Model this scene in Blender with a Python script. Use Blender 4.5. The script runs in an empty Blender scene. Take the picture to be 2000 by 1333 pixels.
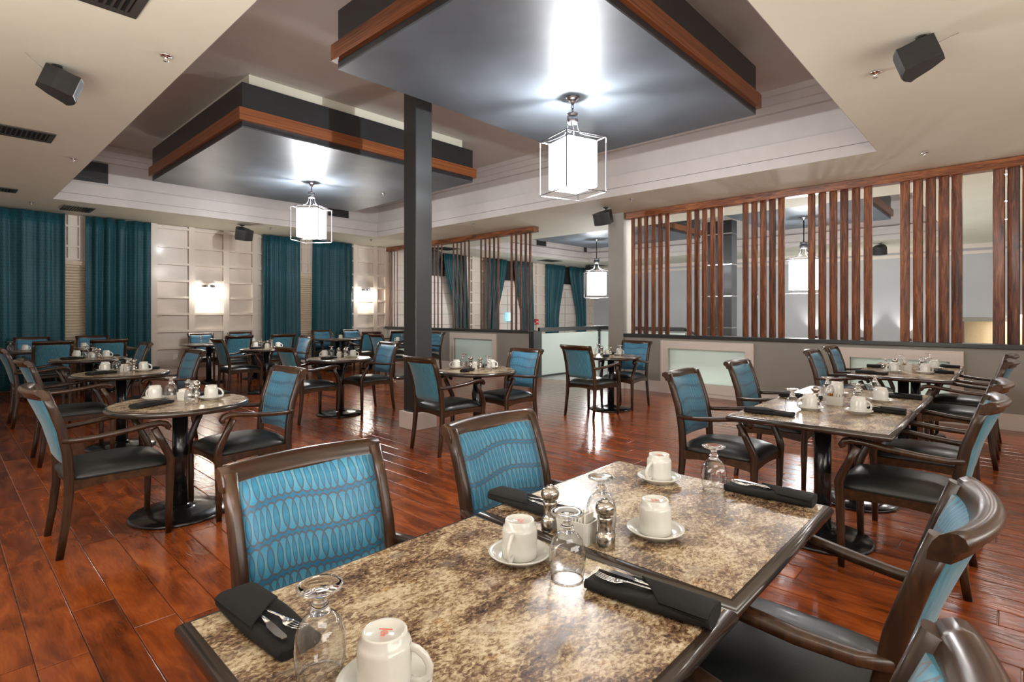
import bpy, bmesh, math, random
from mathutils import Vector, Matrix
random.seed(7)
PI = math.pi
S = bpy.context.scene
COL = S.collection

# ------------------------------------------------------------------ camera, world, lights, exposure
cam_d = bpy.data.cameras.new('camera')
cam = bpy.data.objects.new('camera', cam_d); COL.objects.link(cam)
cam_d.sensor_width = 36.0; cam_d.lens = 1054.0/2000*36.0
cam_d.shift_y = -54.5/2000; cam_d.clip_start = .05; cam_d.clip_end = 100
cam.location = (0, 0, 1.37)
cam.rotation_euler = (PI/2, 0, -math.atan2(.7306, .6828))
S.camera = cam
W = bpy.data.worlds.new('world'); S.world = W; W.use_nodes = True
W.node_tree.nodes['Background'].inputs[0].default_value = (.75, .8, .9, 1)
W.node_tree.nodes['Background'].inputs[1].default_value = .1
S.view_settings.view_transform = 'Standard'; S.view_settings.look = 'None'
S.view_settings.gamma = 1; S.view_settings.use_curve_mapping = False
S.view_settings.exposure = 1.0
cy = S.cycles
try:
    cy.use_denoising = True; cy.denoiser = 'OPENIMAGEDENOISE'
except Exception: pass
cy.max_bounces = 9; cy.diffuse_bounces = 4; cy.glossy_bounces = 4; cy.transmission_bounces = 9
cy.transparent_max_bounces = 8
cy.caustics_reflective = False; cy.caustics_refractive = False; cy.sample_clamp_indirect = 4.0
cy.blur_glossy = 1.0

def area(name, loc, target, sx, sy, e, col=(1, 1, 1)):
    d = bpy.data.lights.new(name, 'AREA'); d.shape = 'RECTANGLE'; d.size = sx; d.size_y = sy; d.energy = e; d.color = col
    o = bpy.data.objects.new(name, d); COL.objects.link(o); o.location = loc
    o.rotation_euler = (Vector(target)-Vector(loc)).to_track_quat('-Z', 'Y').to_euler(); return o
def point(name, loc, e, r=.03, col=(1, 1, 1), parent=None):
    d = bpy.data.lights.new(name, 'POINT'); d.energy = e; d.shadow_soft_size = r; d.color = col
    o = bpy.data.objects.new(name, d); COL.objects.link(o); o.location = loc
    if parent: o.parent = parent
    return o
def spot(name, loc, target, e, ang, r=.04, col=(1, 1, 1), blend=.4):
    d = bpy.data.lights.new(name, 'SPOT'); d.energy = e; d.spot_size = ang; d.spot_blend = blend; d.shadow_soft_size = r; d.color = col
    o = bpy.data.objects.new(name, d); COL.objects.link(o); o.location = loc
    o.rotation_euler = (Vector(target)-Vector(loc)).to_track_quat('-Z', 'Y').to_euler(); return o

# added fill lamps without fixtures, lifting the dining hall and the far room
area('added_hall_fill', (-1.25, 2.6, 1.5), (1.5, 4.6, 4.6), 4.5, 1.6, 80, (1, .96, .9))  # added fill aimed up at the ceiling; no window in this wall
area('added_hall_fill', (3.6, -2.5, 1.5), (4.4, .4, 4.2), 8.0, 1.6, 100, (1, .96, .9))  # second added fill, tilted up from the windowless wall behind the camera
area('added_far_room_fill', (9.55, 2.2, 3.17), (9.55, 2.2, 0), .7, 6.0, 175, (1, .97, .94))  # added to brighten the frosted panels from behind; unseen, no fixture
area('added_overhead_fill', (-.75, 4.8, 3.15), (.1, 4.8, 0), .9, 5.0, 55, (1, .96, .9))  # added overhead fill out of view, lifts the floor at left
area('added_overhead_fill', (.4, -.6, 3.15), (.9, .2, 0), 2.2, 1.6, 24, (1, .96, .9))  # added overhead fill out of view, lifts the front table and chairs

# ------------------------------------------------------------------ materials
def nm(name):
    m = bpy.data.materials.new(name); m.use_nodes = True
    nt = m.node_tree; b = nt.nodes['Principled BSDF']; return m, nt, b
def N(nt, t, **kw):
    n = nt.nodes.new(t)
    for k, v in kw.items():
        if k == 'ins':
            for i, x in v.items(): n.inputs[i].default_value = x
        else: setattr(n, k, v)
    return n
def mat(name, col, rough=.5, metal=0, coat=0, var=.0, scale=20, bump=0, bscale=60, spec=.5):
    m, nt, b = nm(name)
    b.inputs['Roughness'].default_value = rough; b.inputs['Metallic'].default_value = metal
    b.inputs['Coat Weight'].default_value = coat; b.inputs['Coat Roughness'].default_value = .12
    b.inputs['Specular IOR Level'].default_value = spec
    tc = N(nt, 'ShaderNodeTexCoord')
    no = N(nt, 'ShaderNodeTexNoise', ins={'Scale': scale, 'Detail': 3.0}); nt.links.new(tc.outputs['Object'], no.inputs['Vector'])
    rp = N(nt, 'ShaderNodeValToRGB'); a = max(0, 1-var); z = 1+var
    rp.color_ramp.elements[0].color = (col[0]*a, col[1]*a, col[2]*a, 1); rp.color_ramp.elements[0].position = .3
    rp.color_ramp.elements[1].color = (min(1, col[0]*z), min(1, col[1]*z), min(1, col[2]*z), 1); rp.color_ramp.elements[1].position = .7
    nt.links.new(no.outputs['Fac'], rp.inputs[0]); nt.links.new(rp.outputs[0], b.inputs['Base Color'])
    if bump:
        n2 = N(nt, 'ShaderNodeTexNoise', ins={'Scale': bscale, 'Detail': 4.0}); nt.links.new(tc.outputs['Object'], n2.inputs['Vector'])
        bp = N(nt, 'ShaderNodeBump', ins={'Strength': bump, 'Distance': .002}); nt.links.new(n2.outputs['Fac'], bp.inputs['Height'])
        nt.links.new(bp.outputs[0], b.inputs['Normal'])
    return m
def emis(name, col, st):
    m, nt, b = nm(name)
    b.inputs['Base Color'].default_value = (.9, .9, .9, 1); b.inputs['Emission Color'].default_value = (*col, 1)
    b.inputs['Emission Strength'].default_value = st; b.inputs['Roughness'].default_value = .4; return m
def ramp(nt, stops, fac, interp='LINEAR'):
    r = N(nt, 'ShaderNodeValToRGB'); r.color_ramp.interpolation = interp
    e = r.color_ramp.elements
    while len(e) < len(stops): e.new(.5)
    for i, (p, c) in enumerate(stops): e[i].position = p; e[i].color = (*c, 1) if len(c) == 3 else c
    nt.links.new(fac, r.inputs[0]); return r
def mth(nt, op, a, b=None, c=None):
    n = N(nt, 'ShaderNodeMath', operation=op)
    for i, x in enumerate((a, b, c)):
        if x is None: continue
        if isinstance(x, (int, float)): n.inputs[i].default_value = x
        else: nt.links.new(x, n.inputs[i])
    return n.outputs[0]
def wood(name, dark, mid, light, axis, rough=.35, coat=.2, st=9, world=False, bump=.15, obrand=True):
    m, nt, b = nm(name); L = nt.links
    if world:
        tc = N(nt, 'ShaderNodeNewGeometry'); src = tc.outputs['Position']
    else:
        tc = N(nt, 'ShaderNodeTexCoord'); src = tc.outputs['Object']
    sc = [30, 30, 30]; sc[axis] = 30/st
    mp = N(nt, 'ShaderNodeMapping'); mp.inputs['Scale'].default_value = sc; L.new(src, mp.inputs['Vector'])
    oi = N(nt, 'ShaderNodeObjectInfo')
    if obrand:
        cb = N(nt, 'ShaderNodeCombineXYZ'); r = mth(nt, 'MULTIPLY', oi.outputs['Random'], 83.0)
        for i in range(3): L.new(r, cb.inputs[i])
        L.new(cb.outputs[0], mp.inputs['Location'])
    n1 = N(nt, 'ShaderNodeTexNoise', ins={'Scale': 1.0, 'Detail': 5.0, 'Roughness': .6, 'Distortion': 1.2}); L.new(mp.outputs[0], n1.inputs['Vector'])
    n2 = N(nt, 'ShaderNodeTexNoise', ins={'Scale': .22, 'Detail': 2.0, 'Distortion': 2.0}); L.new(mp.outputs[0], n2.inputs['Vector'])
    f = mth(nt, 'ADD', mth(nt, 'MULTIPLY', n1.outputs['Fac'], .65), mth(nt, 'MULTIPLY', n2.outputs['Fac'], .35))
    if obrand: f = mth(nt, 'ADD', f, mth(nt, 'MULTIPLY', mth(nt, 'SUBTRACT', oi.outputs['Random'], .5), .1))
    rp = ramp(nt, [(.36, dark), (.5, mid), (.64, light)], f); L.new(rp.outputs[0], b.inputs['Base Color'])
    b.inputs['Roughness'].default_value = rough; b.inputs['Coat Weight'].default_value = coat; b.inputs['Coat Roughness'].default_value = .15
    bp = N(nt, 'ShaderNodeBump', ins={'Strength': bump, 'Distance': .002}); L.new(n1.outputs['Fac'], bp.inputs['Height']); L.new(bp.outputs[0], b.inputs['Normal'])
    return m

M = {}
M['white'] = mat('ceiling_paint', (.77, .755, .63), .75, var=.02, scale=3)
M['trim'] = mat('trim_paint', (.74, .665, .60), .5, var=.03, scale=6)
M['coffer'] = mat('coffer_paint', (.45, .405, .38), .5, var=.03, scale=6)
M['taupe'] = mat('taupe_paint', (.52, .48, .43), .6, var=.04, scale=3)
M['greige'] = mat('greige_wall', (.30, .285, .25), .6, var=.03, scale=4)
M['greywall'] = mat('pale_grey_wall', (.50, .51, .525), .6, var=.02, scale=2)
M['panelpaint'] = mat('panel_paint', (.66, .58, .50), .38, var=.03, scale=3, coat=.1)
M['black'] = mat('black_metal', (.012, .012, .013), .22, .3, .4, var=.2)
M['ledge'] = mat('ledge_black', (.028, .032, .032), .3, 0, .2, var=.15)
M['charcoal'] = mat('charcoal_paint', (.026, .028, .03), .35, 0, .1, var=.1, scale=3)
M['slatepanel'] = mat('slate_gloss_panel', (.072, .082, .093), .42, 0, .0, var=.3, scale=1.3, spec=.55)
M['column'] = mat('column_charcoal', (.035, .037, .038), .38, 0, .1, var=.08, scale=2)
M['plastic'] = mat('speaker_plastic', (.02, .021, .022), .42, var=.15)
M['chrome'] = mat('chrome', (.8, .8, .8), .12, 1)
M['steel'] = mat('brushed_steel', (.46, .42, .37), .2, 1, var=.1, scale=30)
M['nickel'] = mat('nickel_frame', (.30, .285, .29), .3, 1, var=.05)
M['china'] = mat('white_china', (.66, .65, .605), .16, 0, .4, var=.01)
M['stamp'] = mat('red_stamp', (.75, .18, .12), .4, var=.05)
M['vinyl'] = mat('black_vinyl', (.014, .016, .015), .4, 0, .08, var=.1, scale=8, bump=.12, bscale=160)
M['napkin'] = mat('black_linen', (.006, .0055, .0055), .9, var=.25, scale=90, bump=.3, bscale=400)
M['edge'] = mat('brown_edge', (.032, .021, .0145), .2, 0, .6, var=0)
M['vent'] = mat('grille_grey', (.09, .085, .075), .4, .5, var=.1)
M['ventdark'] = mat('grille_black', (.012, .012, .012), .6, var=.1)
M['packet'] = mat('paper_packet', (.75, .72, .66), .7, var=.06)
M['packet_brown'] = mat('brown_packet', (.42, .2, .07), .6, var=.15)
M['blind'] = mat('cream_blind', (.60, .50, .37), .6, var=.04)
M['tile'] = mat('grey_tile', (.32, .32, .31), .25, 0, .1, var=.08, scale=2)
M['ivory'] = mat('ivory_plastic', (.75, .72, .65), .4, var=.02)
M['red'] = mat('red_plastic', (.6, .03, .04), .4, var=.05)
def frostmat():
    m, nt, b = nm('frosted_glass'); L = nt.links
    b.inputs['Base Color'].default_value = (.80, .87, .83, 1); b.inputs['Roughness'].default_value = .25
    tr = N(nt, 'ShaderNodeBsdfTranslucent'); no = N(nt, 'ShaderNodeTexNoise', ins={'Scale': 2.0})
    rp = ramp(nt, [(.3, (.82, .92, .88)), (.7, (.88, .95, .91))], no.outputs['Fac']); L.new(rp.outputs[0], tr.inputs[0])
    mx = N(nt, 'ShaderNodeMixShader'); mx.inputs[0].default_value = .55
    L.new(b.outputs[0], mx.inputs[1]); L.new(tr.outputs[0], mx.inputs[2]); L.new(mx.outputs[0], nt.nodes['Material Output'].inputs[0]); return m
M['frost'] = frostmat()
M['slatewood'] = wood('stained_oak_vertical', (.03, .009, .004), (.145, .042, .012), (.31, .105, .031), 2, .45, .08)
M['bandx'] = wood('stained_oak_band_x', (.05, .014, .005), (.20, .060, .017), (.38, .13, .04), 0, .4, .15)
M['bandy'] = wood('stained_oak_band_y', (.05, .014, .005), (.20, .060, .017), (.38, .13, .04), 1, .4, .15)
M['chair'] = wood('walnut_frame', (.018, .008, .004), (.036, .0155, .007), (.066, .029, .012), 2, .3, .12, st=8, bump=.03)
M['chairx'] = wood('walnut_rail', (.020, .009, .0045), (.042, .018, .0075), (.078, .035, .0145), 0, .28, .15, st=8, bump=.03)
M['shade'] = emis('lamp_shade', (.93, .96, 1.0), 3.6)
M['sconce'] = emis('sconce_glass', (1.0, .93, .82), 9)
M['can'] = emis('downlight_glow', (1, .97, .92), 60)
M['cyan'] = emis('cyan_sign', (.01, .42, .6), .6)
M['signwhite'] = emis('sign_white', (.8, 1, 1), .7)
M['hatch'] = mat('hatch_lining', (.7, .62, .48), .5, var=.03)

def glassmat():
    m, nt, b = nm('clear_glass')
    b.inputs['Base Color'].default_value = (1, 1, 1, 1); b.inputs['Transmission Weight'].default_value = 1
    b.inputs['Roughness'].default_value = 0; b.inputs['IOR'].default_value = 1.48; return m
M['glass'] = glassmat()
def thinglass():                       # thin wall: straight-through transmission plus facing-dependent reflection
    m, nt, b = nm('thin_glass'); L = nt.links; nt.nodes.remove(b)
    t = N(nt, 'ShaderNodeBsdfTransparent'); lw = N(nt, 'ShaderNodeLayerWeight', ins={0: .5})
    rp = ramp(nt, [(0, (.975, .98, .98)), (.7, (.93, .94, .94)), (.93, (.5, .52, .53))], lw.outputs['Facing']); L.new(rp.outputs[0], t.inputs[0])
    gl = N(nt, 'ShaderNodeBsdfGlossy'); gl.inputs['Roughness'].default_value = .02
    k = mth(nt, 'ADD', .10, mth(nt, 'MULTIPLY', mth(nt, 'POWER', lw.outputs['Facing'], 2.2), .85))
    mx = N(nt, 'ShaderNodeMixShader'); L.new(k, mx.inputs[0]); L.new(t.outputs[0], mx.inputs[1]); L.new(gl.outputs[0], mx.inputs[2])
    L.new(mx.outputs[0], nt.nodes['Material Output'].inputs[0]); return m
M['thinglass'] = thinglass()

def floormat():
    m, nt, b = nm('hand_scraped_floor'); L = nt.links
    ge = N(nt, 'ShaderNodeNewGeometry'); oi = N(nt, 'ShaderNodeObjectInfo')
    at = N(nt, 'ShaderNodeAttribute', attribute_name='tone')
    rnd = mth(nt, 'FRACT', mth(nt, 'ADD', oi.outputs['Random'], at.outputs['Fac']))
    cb = N(nt, 'ShaderNodeCombineXYZ')
    L.new(mth(nt, 'MULTIPLY', rnd, 91.0), cb.inputs[0]); L.new(mth(nt, 'MULTIPLY', rnd, 37.0), cb.inputs[1])
    va = N(nt, 'ShaderNodeVectorMath', operation='ADD'); L.new(ge.outputs['Position'], va.inputs[0]); L.new(cb.outputs[0], va.inputs[1])
    mp = N(nt, 'ShaderNodeMapping'); mp.inputs['Scale'].default_value = (9, 2.6, 9); L.new(va.outputs[0], mp.inputs['Vector'])
    n1 = N(nt, 'ShaderNodeTexNoise', ins={'Scale': 1.0, 'Detail': 3.5, 'Roughness': .5, 'Distortion': .9}); L.new(mp.outputs[0], n1.inputs['Vector'])
    mp2 = N(nt, 'ShaderNodeMapping'); mp2.inputs['Scale'].default_value = (95, 9, 95); L.new(va.outputs[0], mp2.inputs['Vector'])
    n2 = N(nt, 'ShaderNodeTexNoise', ins={'Scale': 1.0, 'Detail': 3.0, 'Distortion': .6}); L.new(mp2.outputs[0], n2.inputs['Vector'])
    f = mth(nt, 'ADD', mth(nt, 'MULTIPLY', n1.outputs['Fac'], .8), mth(nt, 'MULTIPLY', n2.outputs['Fac'], .2))
    f = mth(nt, 'ADD', f, mth(nt, 'MULTIPLY', mth(nt, 'SUBTRACT', rnd, .5), .13))
    rp = ramp(nt, [(.24, (.05, .011, .003)), (.43, (.18, .037, .007)), (.58, (.30, .066, .012)), (.80, (.46, .125, .025))], f)
    L.new(rp.outputs[0], b.inputs['Base Color'])
    # hand-scraped relief: wavy contour ripples
    wv = N(nt, 'ShaderNodeMapping'); wv.inputs['Scale'].default_value = (5, 1.6, 5); L.new(va.outputs[0], wv.inputs['Vector'])
    n3 = N(nt, 'ShaderNodeTexNoise', ins={'Scale': 1.0, 'Detail': 2.0, 'Distortion': .3}); L.new(wv.outputs[0], n3.inputs['Vector'])
    rip = mth(nt, 'SINE', mth(nt, 'MULTIPLY', n3.outputs['Fac'], 80.0))
    hgt = mth(nt, 'ADD', mth(nt, 'MULTIPLY', rip, .22), mth(nt, 'ADD', mth(nt, 'MULTIPLY', n1.outputs['Fac'], 1.4), mth(nt, 'MULTIPLY', n2.outputs['Fac'], .6)))
    bp = N(nt, 'ShaderNodeBump', ins={'Strength': .22, 'Distance': .004}); L.new(hgt, bp.inputs['Height']); L.new(bp.outputs[0], b.inputs['Normal'])
    b.inputs['Roughness'].default_value = .22; b.inputs['Coat Weight'].default_value = .25; b.inputs['Coat Roughness'].default_value = .12
    L.new(bp.outputs[0], b.inputs['Coat Normal'])
    return m
M['floor'] = floormat()

def laminate():
    m, nt, b = nm('stone_laminate'); L = nt.links
    ge = N(nt, 'ShaderNodeNewGeometry')
    mp = N(nt, 'ShaderNodeMapping'); mp.inputs['Scale'].default_value = (1, 1.5, 1); mp.inputs['Rotation'].default_value = (0, 0, .3); L.new(ge.outputs['Position'], mp.inputs['Vector'])
    P = mp.outputs[0]
    a = N(nt, 'ShaderNodeTexNoise', ins={'Scale': 7.0, 'Detail': 4.0, 'Roughness': .6, 'Distortion': .6}); L.new(P, a.inputs['Vector'])
    c = N(nt, 'ShaderNodeTexNoise', ins={'Scale': 80.0, 'Detail': 6.0, 'Roughness': .72, 'Distortion': .7}); L.new(P, c.inputs['Vector'])
    d = N(nt, 'ShaderNodeTexNoise', ins={'Scale': 16.0, 'Detail': 3.0}); L.new(P, d.inputs['Vector'])
    f = mth(nt, 'ADD', mth(nt, 'MULTIPLY', a.outputs['Fac'], .42), mth(nt, 'MULTIPLY', c.outputs['Fac'], .58))
    rp = ramp(nt, [(.395, (.04, .022, .015)), (.46, (.15, .085, .05)), (.505, (.32, .215, .12)), (.56, (.57, .455, .30)), (.65, (.74, .65, .49))], f)
    gold = ramp(nt, [(.62, (0, 0, 0)), (.74, (1, 1, 1))], d.outputs['Fac'])
    mx = N(nt, 'ShaderNodeMix', data_type='RGBA', blend_type='MULTIPLY'); L.new(mth(nt, 'MULTIPLY', gold.outputs[0], .6), mx.inputs[0])
    L.new(rp.outputs[0], mx.inputs[6]); mx.inputs[7].default_value = (.95, .62, .3, 1)
    g2 = N(nt, 'ShaderNodeTexNoise', ins={'Scale': 11.0, 'Detail': 3.0}); mp3 = N(nt, 'ShaderNodeMapping'); mp3.inputs['Location'].default_value = (7, 3, 1); L.new(P, mp3.inputs['Vector']); L.new(mp3.outputs[0], g2.inputs['Vector'])
    gr = ramp(nt, [(.58, (0, 0, 0)), (.72, (1, 1, 1))], g2.outputs['Fac'])
    mx2 = N(nt, 'ShaderNodeMix', data_type='RGBA', blend_type='MIX'); L.new(mth(nt, 'MULTIPLY', gr.outputs[0], .45), mx2.inputs[0])
    L.new(mx.outputs[2], mx2.inputs[6]); mx2.inputs[7].default_value = (.30, .25, .21, 1)
    L.new(mx2.outputs[2], b.inputs['Base Color'])
    b.inputs['Roughness'].default_value = .24; b.inputs['Specular IOR Level'].default_value = .6
    bp = N(nt, 'ShaderNodeBump', ins={'Strength': .04, 'Distance': .001}); L.new(c.outputs['Fac'], bp.inputs['Height']); L.new(bp.outputs[0], b.inputs['Normal'])
    return m
M['laminate'] = laminate()

def fabric_front():
    m, nt, b = nm('teal_loop_fabric'); L = nt.links
    uv = N(nt, 'ShaderNodeUVMap'); sp = N(nt, 'ShaderNodeSeparateXYZ'); L.new(uv.outputs[0], sp.inputs[0])
    u, v = sp.outputs[0], sp.outputs[1]
    H = .093
    oi = N(nt, 'ShaderNodeObjectInfo')
    # undulating rows
    row0 = mth(nt, 'FLOOR', mth(nt, 'DIVIDE', v, H))
    wav = mth(nt, 'MULTIPLY', mth(nt, 'SINE', mth(nt, 'ADD', mth(nt, 'MULTIPLY', u, 17.0), mth(nt, 'MULTIPLY', oi.outputs['Random'], 6.0))), .009)
    v2 = mth(nt, 'ADD', v, wav)
    r = mth(nt, 'DIVIDE', v2, H); row = mth(nt, 'FLOOR', r); t = mth(nt, 'SUBTRACT', mth(nt, 'FRACT', r), .5)
    sh = mth(nt, 'MULTIPLY', row, .0137)
    jit = mth(nt, 'MULTIPLY', mth(nt, 'SINE', mth(nt, 'ADD', mth(nt, 'MULTIPLY', u, 41.0), mth(nt, 'MULTIPLY', row, 2.3))), .006)
    uu = mth(nt, 'ADD', mth(nt, 'ADD', u, sh), jit)
    p = .046; A = .0205
    res = None; ins = []
    for k in (0.0, .5):
        fu = mth(nt, 'MULTIPLY', mth(nt, 'SUBTRACT', mth(nt, 'FRACT', mth(nt, 'ADD', mth(nt, 'DIVIDE', uu, p), k)), .5), p/A)
        tv = mth(nt, 'MULTIPLY', t, 1/.485)
        dd = mth(nt, 'SQRT', mth(nt, 'ADD', mth(nt, 'MULTIPLY', fu, fu), mth(nt, 'MULTIPLY', tv, tv)))
        ln = mth(nt, 'LESS_THAN', mth(nt, 'ABSOLUTE', mth(nt, 'SUBTRACT', dd, .93)), .065)
        ins.append(mth(nt, 'LESS_THAN', dd, .93))
        res = ln if res is None else mth(nt, 'MAXIMUM', res, ln)
    both = mth(nt, 'SUBTRACT', mth(nt, 'MAXIMUM', ins[0], ins[1]), mth(nt, 'MULTIPLY', ins[0], ins[1]))
    grad = mth(nt, 'ABSOLUTE', t)
    no = N(nt, 'ShaderNodeTexNoise', ins={'Scale': 9.0, 'Detail': 3.0}); L.new(uv.outputs[0], no.inputs['Vector'])
    gf = mth(nt, 'ADD', mth(nt, 'MULTIPLY', both, .28), mth(nt, 'ADD', mth(nt, 'MULTIPLY', mth(nt, 'SUBTRACT', .5, grad), .7), mth(nt, 'MULTIPLY', no.outputs['Fac'], .4)))
    rp = ramp(nt, [(.1, (.009, .125, .255)), (.5, (.026, .215, .37)), (.85, (.10, .33, .46))], gf)
    mx = N(nt, 'ShaderNodeMix', data_type='RGBA'); L.new(mth(nt, 'MULTIPLY', res, .85), mx.inputs[0]); L.new(rp.outputs[0], mx.inputs[6]); mx.inputs[7].default_value = (.085, .075, .085, 1)
    L.new(mx.outputs[2], b.inputs['Base Color'])
    b.inputs['Roughness'].default_value = .45; b.inputs['Sheen Weight'].default_value = .25; b.inputs['Sheen Roughness'].default_value = .4
    bp = N(nt, 'ShaderNodeBump', ins={'Strength': .3, 'Distance': .0015}); L.new(mth(nt, 'SUBTRACT', 1.0, res), bp.inputs['Height']); L.new(bp.outputs[0], b.inputs['Normal'])
    return m
M['fabric'] = fabric_front()
def fabric_back():
    m, nt, b = nm('teal_woven_fabric'); L = nt.links
    uv = N(nt, 'ShaderNodeUVMap'); mp = N(nt, 'ShaderNodeMapping'); mp.inputs['Scale'].default_value = (150, 14, 1); L.new(uv.outputs[0], mp.inputs['Vector'])
    no = N(nt, 'ShaderNodeTexNoise', ins={'Scale': 1.0, 'Detail': 3.0, 'Roughness': .7}); L.new(mp.outputs[0], no.inputs['Vector'])
    rp = ramp(nt, [(.3, (.02, .10, .16)), (.5, (.035, .17, .24)), (.72, (.10, .25, .28))], no.outputs['Fac']); L.new(rp.outputs[0], b.inputs['Base Color'])
    b.inputs['Roughness'].default_value = .5; b.inputs['Sheen Weight'].default_value = .25
    return m
M['fabricback'] = fabric_back()
def curtainmat():
    m, nt, b = nm('teal_curtain'); L = nt.links
    uv = N(nt, 'ShaderNodeUVMap')
    br = N(nt, 'ShaderNodeTexBrick', ins={'Scale': 11.0, 'Mortar Size': .022, 'Color1': (.007, .056, .074, 1), 'Color2': (.010, .068, .088, 1), 'Mortar': (.022, .12, .145, 1), 'Brick Width': .5, 'Row Height': .62})
    L.new(uv.outputs[0], br.inputs['Vector'])
    no = N(nt, 'ShaderNodeTexNoise', ins={'Scale': 70.0, 'Detail': 3.0}); L.new(uv.outputs[0], no.inputs['Vector'])
    mx = N(nt, 'ShaderNodeMix', data_type='RGBA', blend_type='MULTIPLY'); mx.inputs[0].default_value = .7
    L.new(br.outputs[0], mx.inputs[6]); rp = ramp(nt, [(.3, (.7, .7, .7)), (.7, (1.25, 1.25, 1.25))], no.outputs['Fac']); L.new(rp.outputs[0], mx.inputs[7])
    L.new(mx.outputs[2], b.inputs['Base Color']); b.inputs['Roughness'].default_value = .5; b.inputs['Sheen Weight'].default_value = .05; b.inputs['Specular IOR Level'].default_value = .28
    return m
M['curtain'] = curtainmat()

# ------------------------------------------------------------------ mesh helpers
class MB:
    def __init__(s): s.v = []; s.f = []; s.m = []; s.sm = []; s.uv = {}; s.xf = Matrix.Identity(4)
    def av(s, p):
        s.v.append(tuple(s.xf @ Vector(p))); return len(s.v)-1
    def af(s, idx, mi=0, sm=False, uv=None):
        if uv: s.uv[len(s.f)] = uv
        s.f.append(tuple(idx)); s.m.append(mi); s.sm.append(sm)
    def box(s, a, b, mi=0):
        x0, y0, z0 = a; x1, y1, z1 = b
        i = [s.av(p) for p in ((x0, y0, z0), (x1, y0, z0), (x1, y1, z0), (x0, y1, z0), (x0, y0, z1), (x1, y0, z1), (x1, y1, z1), (x0, y1, z1))]
        for q in ((3, 2, 1, 0), (4, 5, 6, 7), (0, 1, 5, 4), (1, 2, 6, 5), (2, 3, 7, 6), (3, 0, 4, 7)): s.af([i[k] for k in q], mi)
        return s
    def bbox(s, a, b, r=.004, mi=0):      # box with chamfered vertical and horizontal edges (rounded look)
        x0, y0, z0 = a; x1, y1, z1 = b
        ol = lambda k: [(x0+k, y0), (x1-k, y0), (x1, y0+k), (x1, y1-k), (x1-k, y1), (x0+k, y1), (x0, y1-k), (x0, y0+k)]
        def ring(d, z):
            cx, cyy = (x0+x1)/2, (y0+y1)/2
            return [s.av((p[0]-d*(1 if p[0] > cx else -1), p[1]-d*(1 if p[1] > cyy else -1), z)) for p in ol(r)]
        R = [ring(r, z0), ring(0, z0+r), ring(0, z1-r), ring(r, z1)]
        for a_, b_ in zip(R, R[1:]):
            for k in range(8): s.af((a_[k], a_[(k+1) % 8], b_[(k+1) % 8], b_[k]), mi)
        s.af(R[0][::-1], mi); s.af(R[-1], mi); return s
    def lathe(s, prof, n=24, mi=0, c=(0, 0, 0), caps=True, sm=True):
        R = []
        for r, z in prof:
            if r < 1e-6: R.append([s.av((c[0], c[1], c[2]+z))])
            else: R.append([s.av((c[0]+r*math.cos(2*PI*k/n), c[1]+r*math.sin(2*PI*k/n), c[2]+z)) for k in range(n)])
        for a_, b_ in zip(R, R[1:]):
            for k in range(n):
                j = (k+1) % n
                if len(a_) == 1 and len(b_) == 1: continue
                if len(a_) == 1: s.af((a_[0], b_[j], b_[k]), mi, sm)
                elif len(b_) == 1: s.af((a_[k], a_[j], b_[0]), mi, sm)
                else: s.af((a_[k], a_[j], b_[j], b_[k]), mi, sm)
        if caps:
            if len(R[0]) > 1: s.af(R[0][::-1], mi)
            if len(R[-1]) > 1: s.af(R[-1], mi)
        return s
    def prism(s, ol, z0, z1, mi=0):
        n = len(ol); a_ = [s.av((x, y, z0)) for x, y in ol]; b_ = [s.av((x, y, z1)) for x, y in ol]
        for k in range(n): s.af((a_[k], a_[(k+1) % n], b_[(k+1) % n], b_[k]), mi)
        s.af(a_[::-1], mi); s.af(b_, mi); return s
    def sweep(s, path, sec, up=(0, 0, 1), scales=None, mi=0, closed=False, sm=True, caps=True, side=None):
        # sec: list of (a,b): a along side vector, b along 'up-ish' vector
        P = [Vector(p) for p in path]; n = len(P); up = Vector(up); R = []
        for i, p in enumerate(P):
            if closed: t = (P[(i+1) % n]-P[i-1])
            else: t = P[min(i+1, n-1)]-P[max(i-1, 0)]
            t.normalize()
            if side is not None: sd = Vector(side)
            else:
                sd = t.cross(up)
                if sd.length < 1e-5: sd = Vector((1, 0, 0))
            sd.normalize(); u2 = sd.cross(t); u2.normalize()
            k = scales[i] if scales else (1, 1)
            if not isinstance(k, tuple): k = (k, k)
            R.append([s.av(p+sd*(a*k[0])+u2*(b*k[1])) for a, b in sec])
        m = len(sec)
        rng = range(n) if closed else range(n-1)
        for i in rng:
            a_, b_ = R[i], R[(i+1) % n]
            for k in range(m): s.af((a_[k], a_[(k+1) % m], b_[(k+1) % m], b_[k]), mi, sm)
        if caps and not closed: s.af(R[0][::-1], mi); s.af(R[-1], mi)
        return s
    def tube(s, path, r, n=8, **kw):
        return s.sweep(path, [(r*math.cos(2*PI*k/n), r*math.sin(2*PI*k/n)) for k in range(n)], **kw)
    def mesh(s, name, mats):
        me = bpy.data.meshes.new(name); me.from_pydata(s.v, [], s.f)
        for m in mats: me.materials.append(m)
        me.polygons.foreach_set('material_index', s.m); me.polygons.foreach_set('use_smooth', s.sm)
        if s.uv:
            ul = me.uv_layers.new(name='UVMap')
            for pi, uvs in s.uv.items():
                for li, c in zip(me.polygons[pi].loop_indices, uvs): ul.data[li].uv = c
        me.update()
        bm = bmesh.new(); bm.from_mesh(me); bmesh.ops.recalc_face_normals(bm, faces=bm.faces); bm.to_mesh(me); bm.free()
        return me
    def obj(s, name, mats, parent=None, loc=(0, 0, 0), rz=0):
        if not isinstance(mats, (list, tuple)): mats = [mats]
        return link(name, s.mesh(name, mats), parent, loc, rz)
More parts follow.
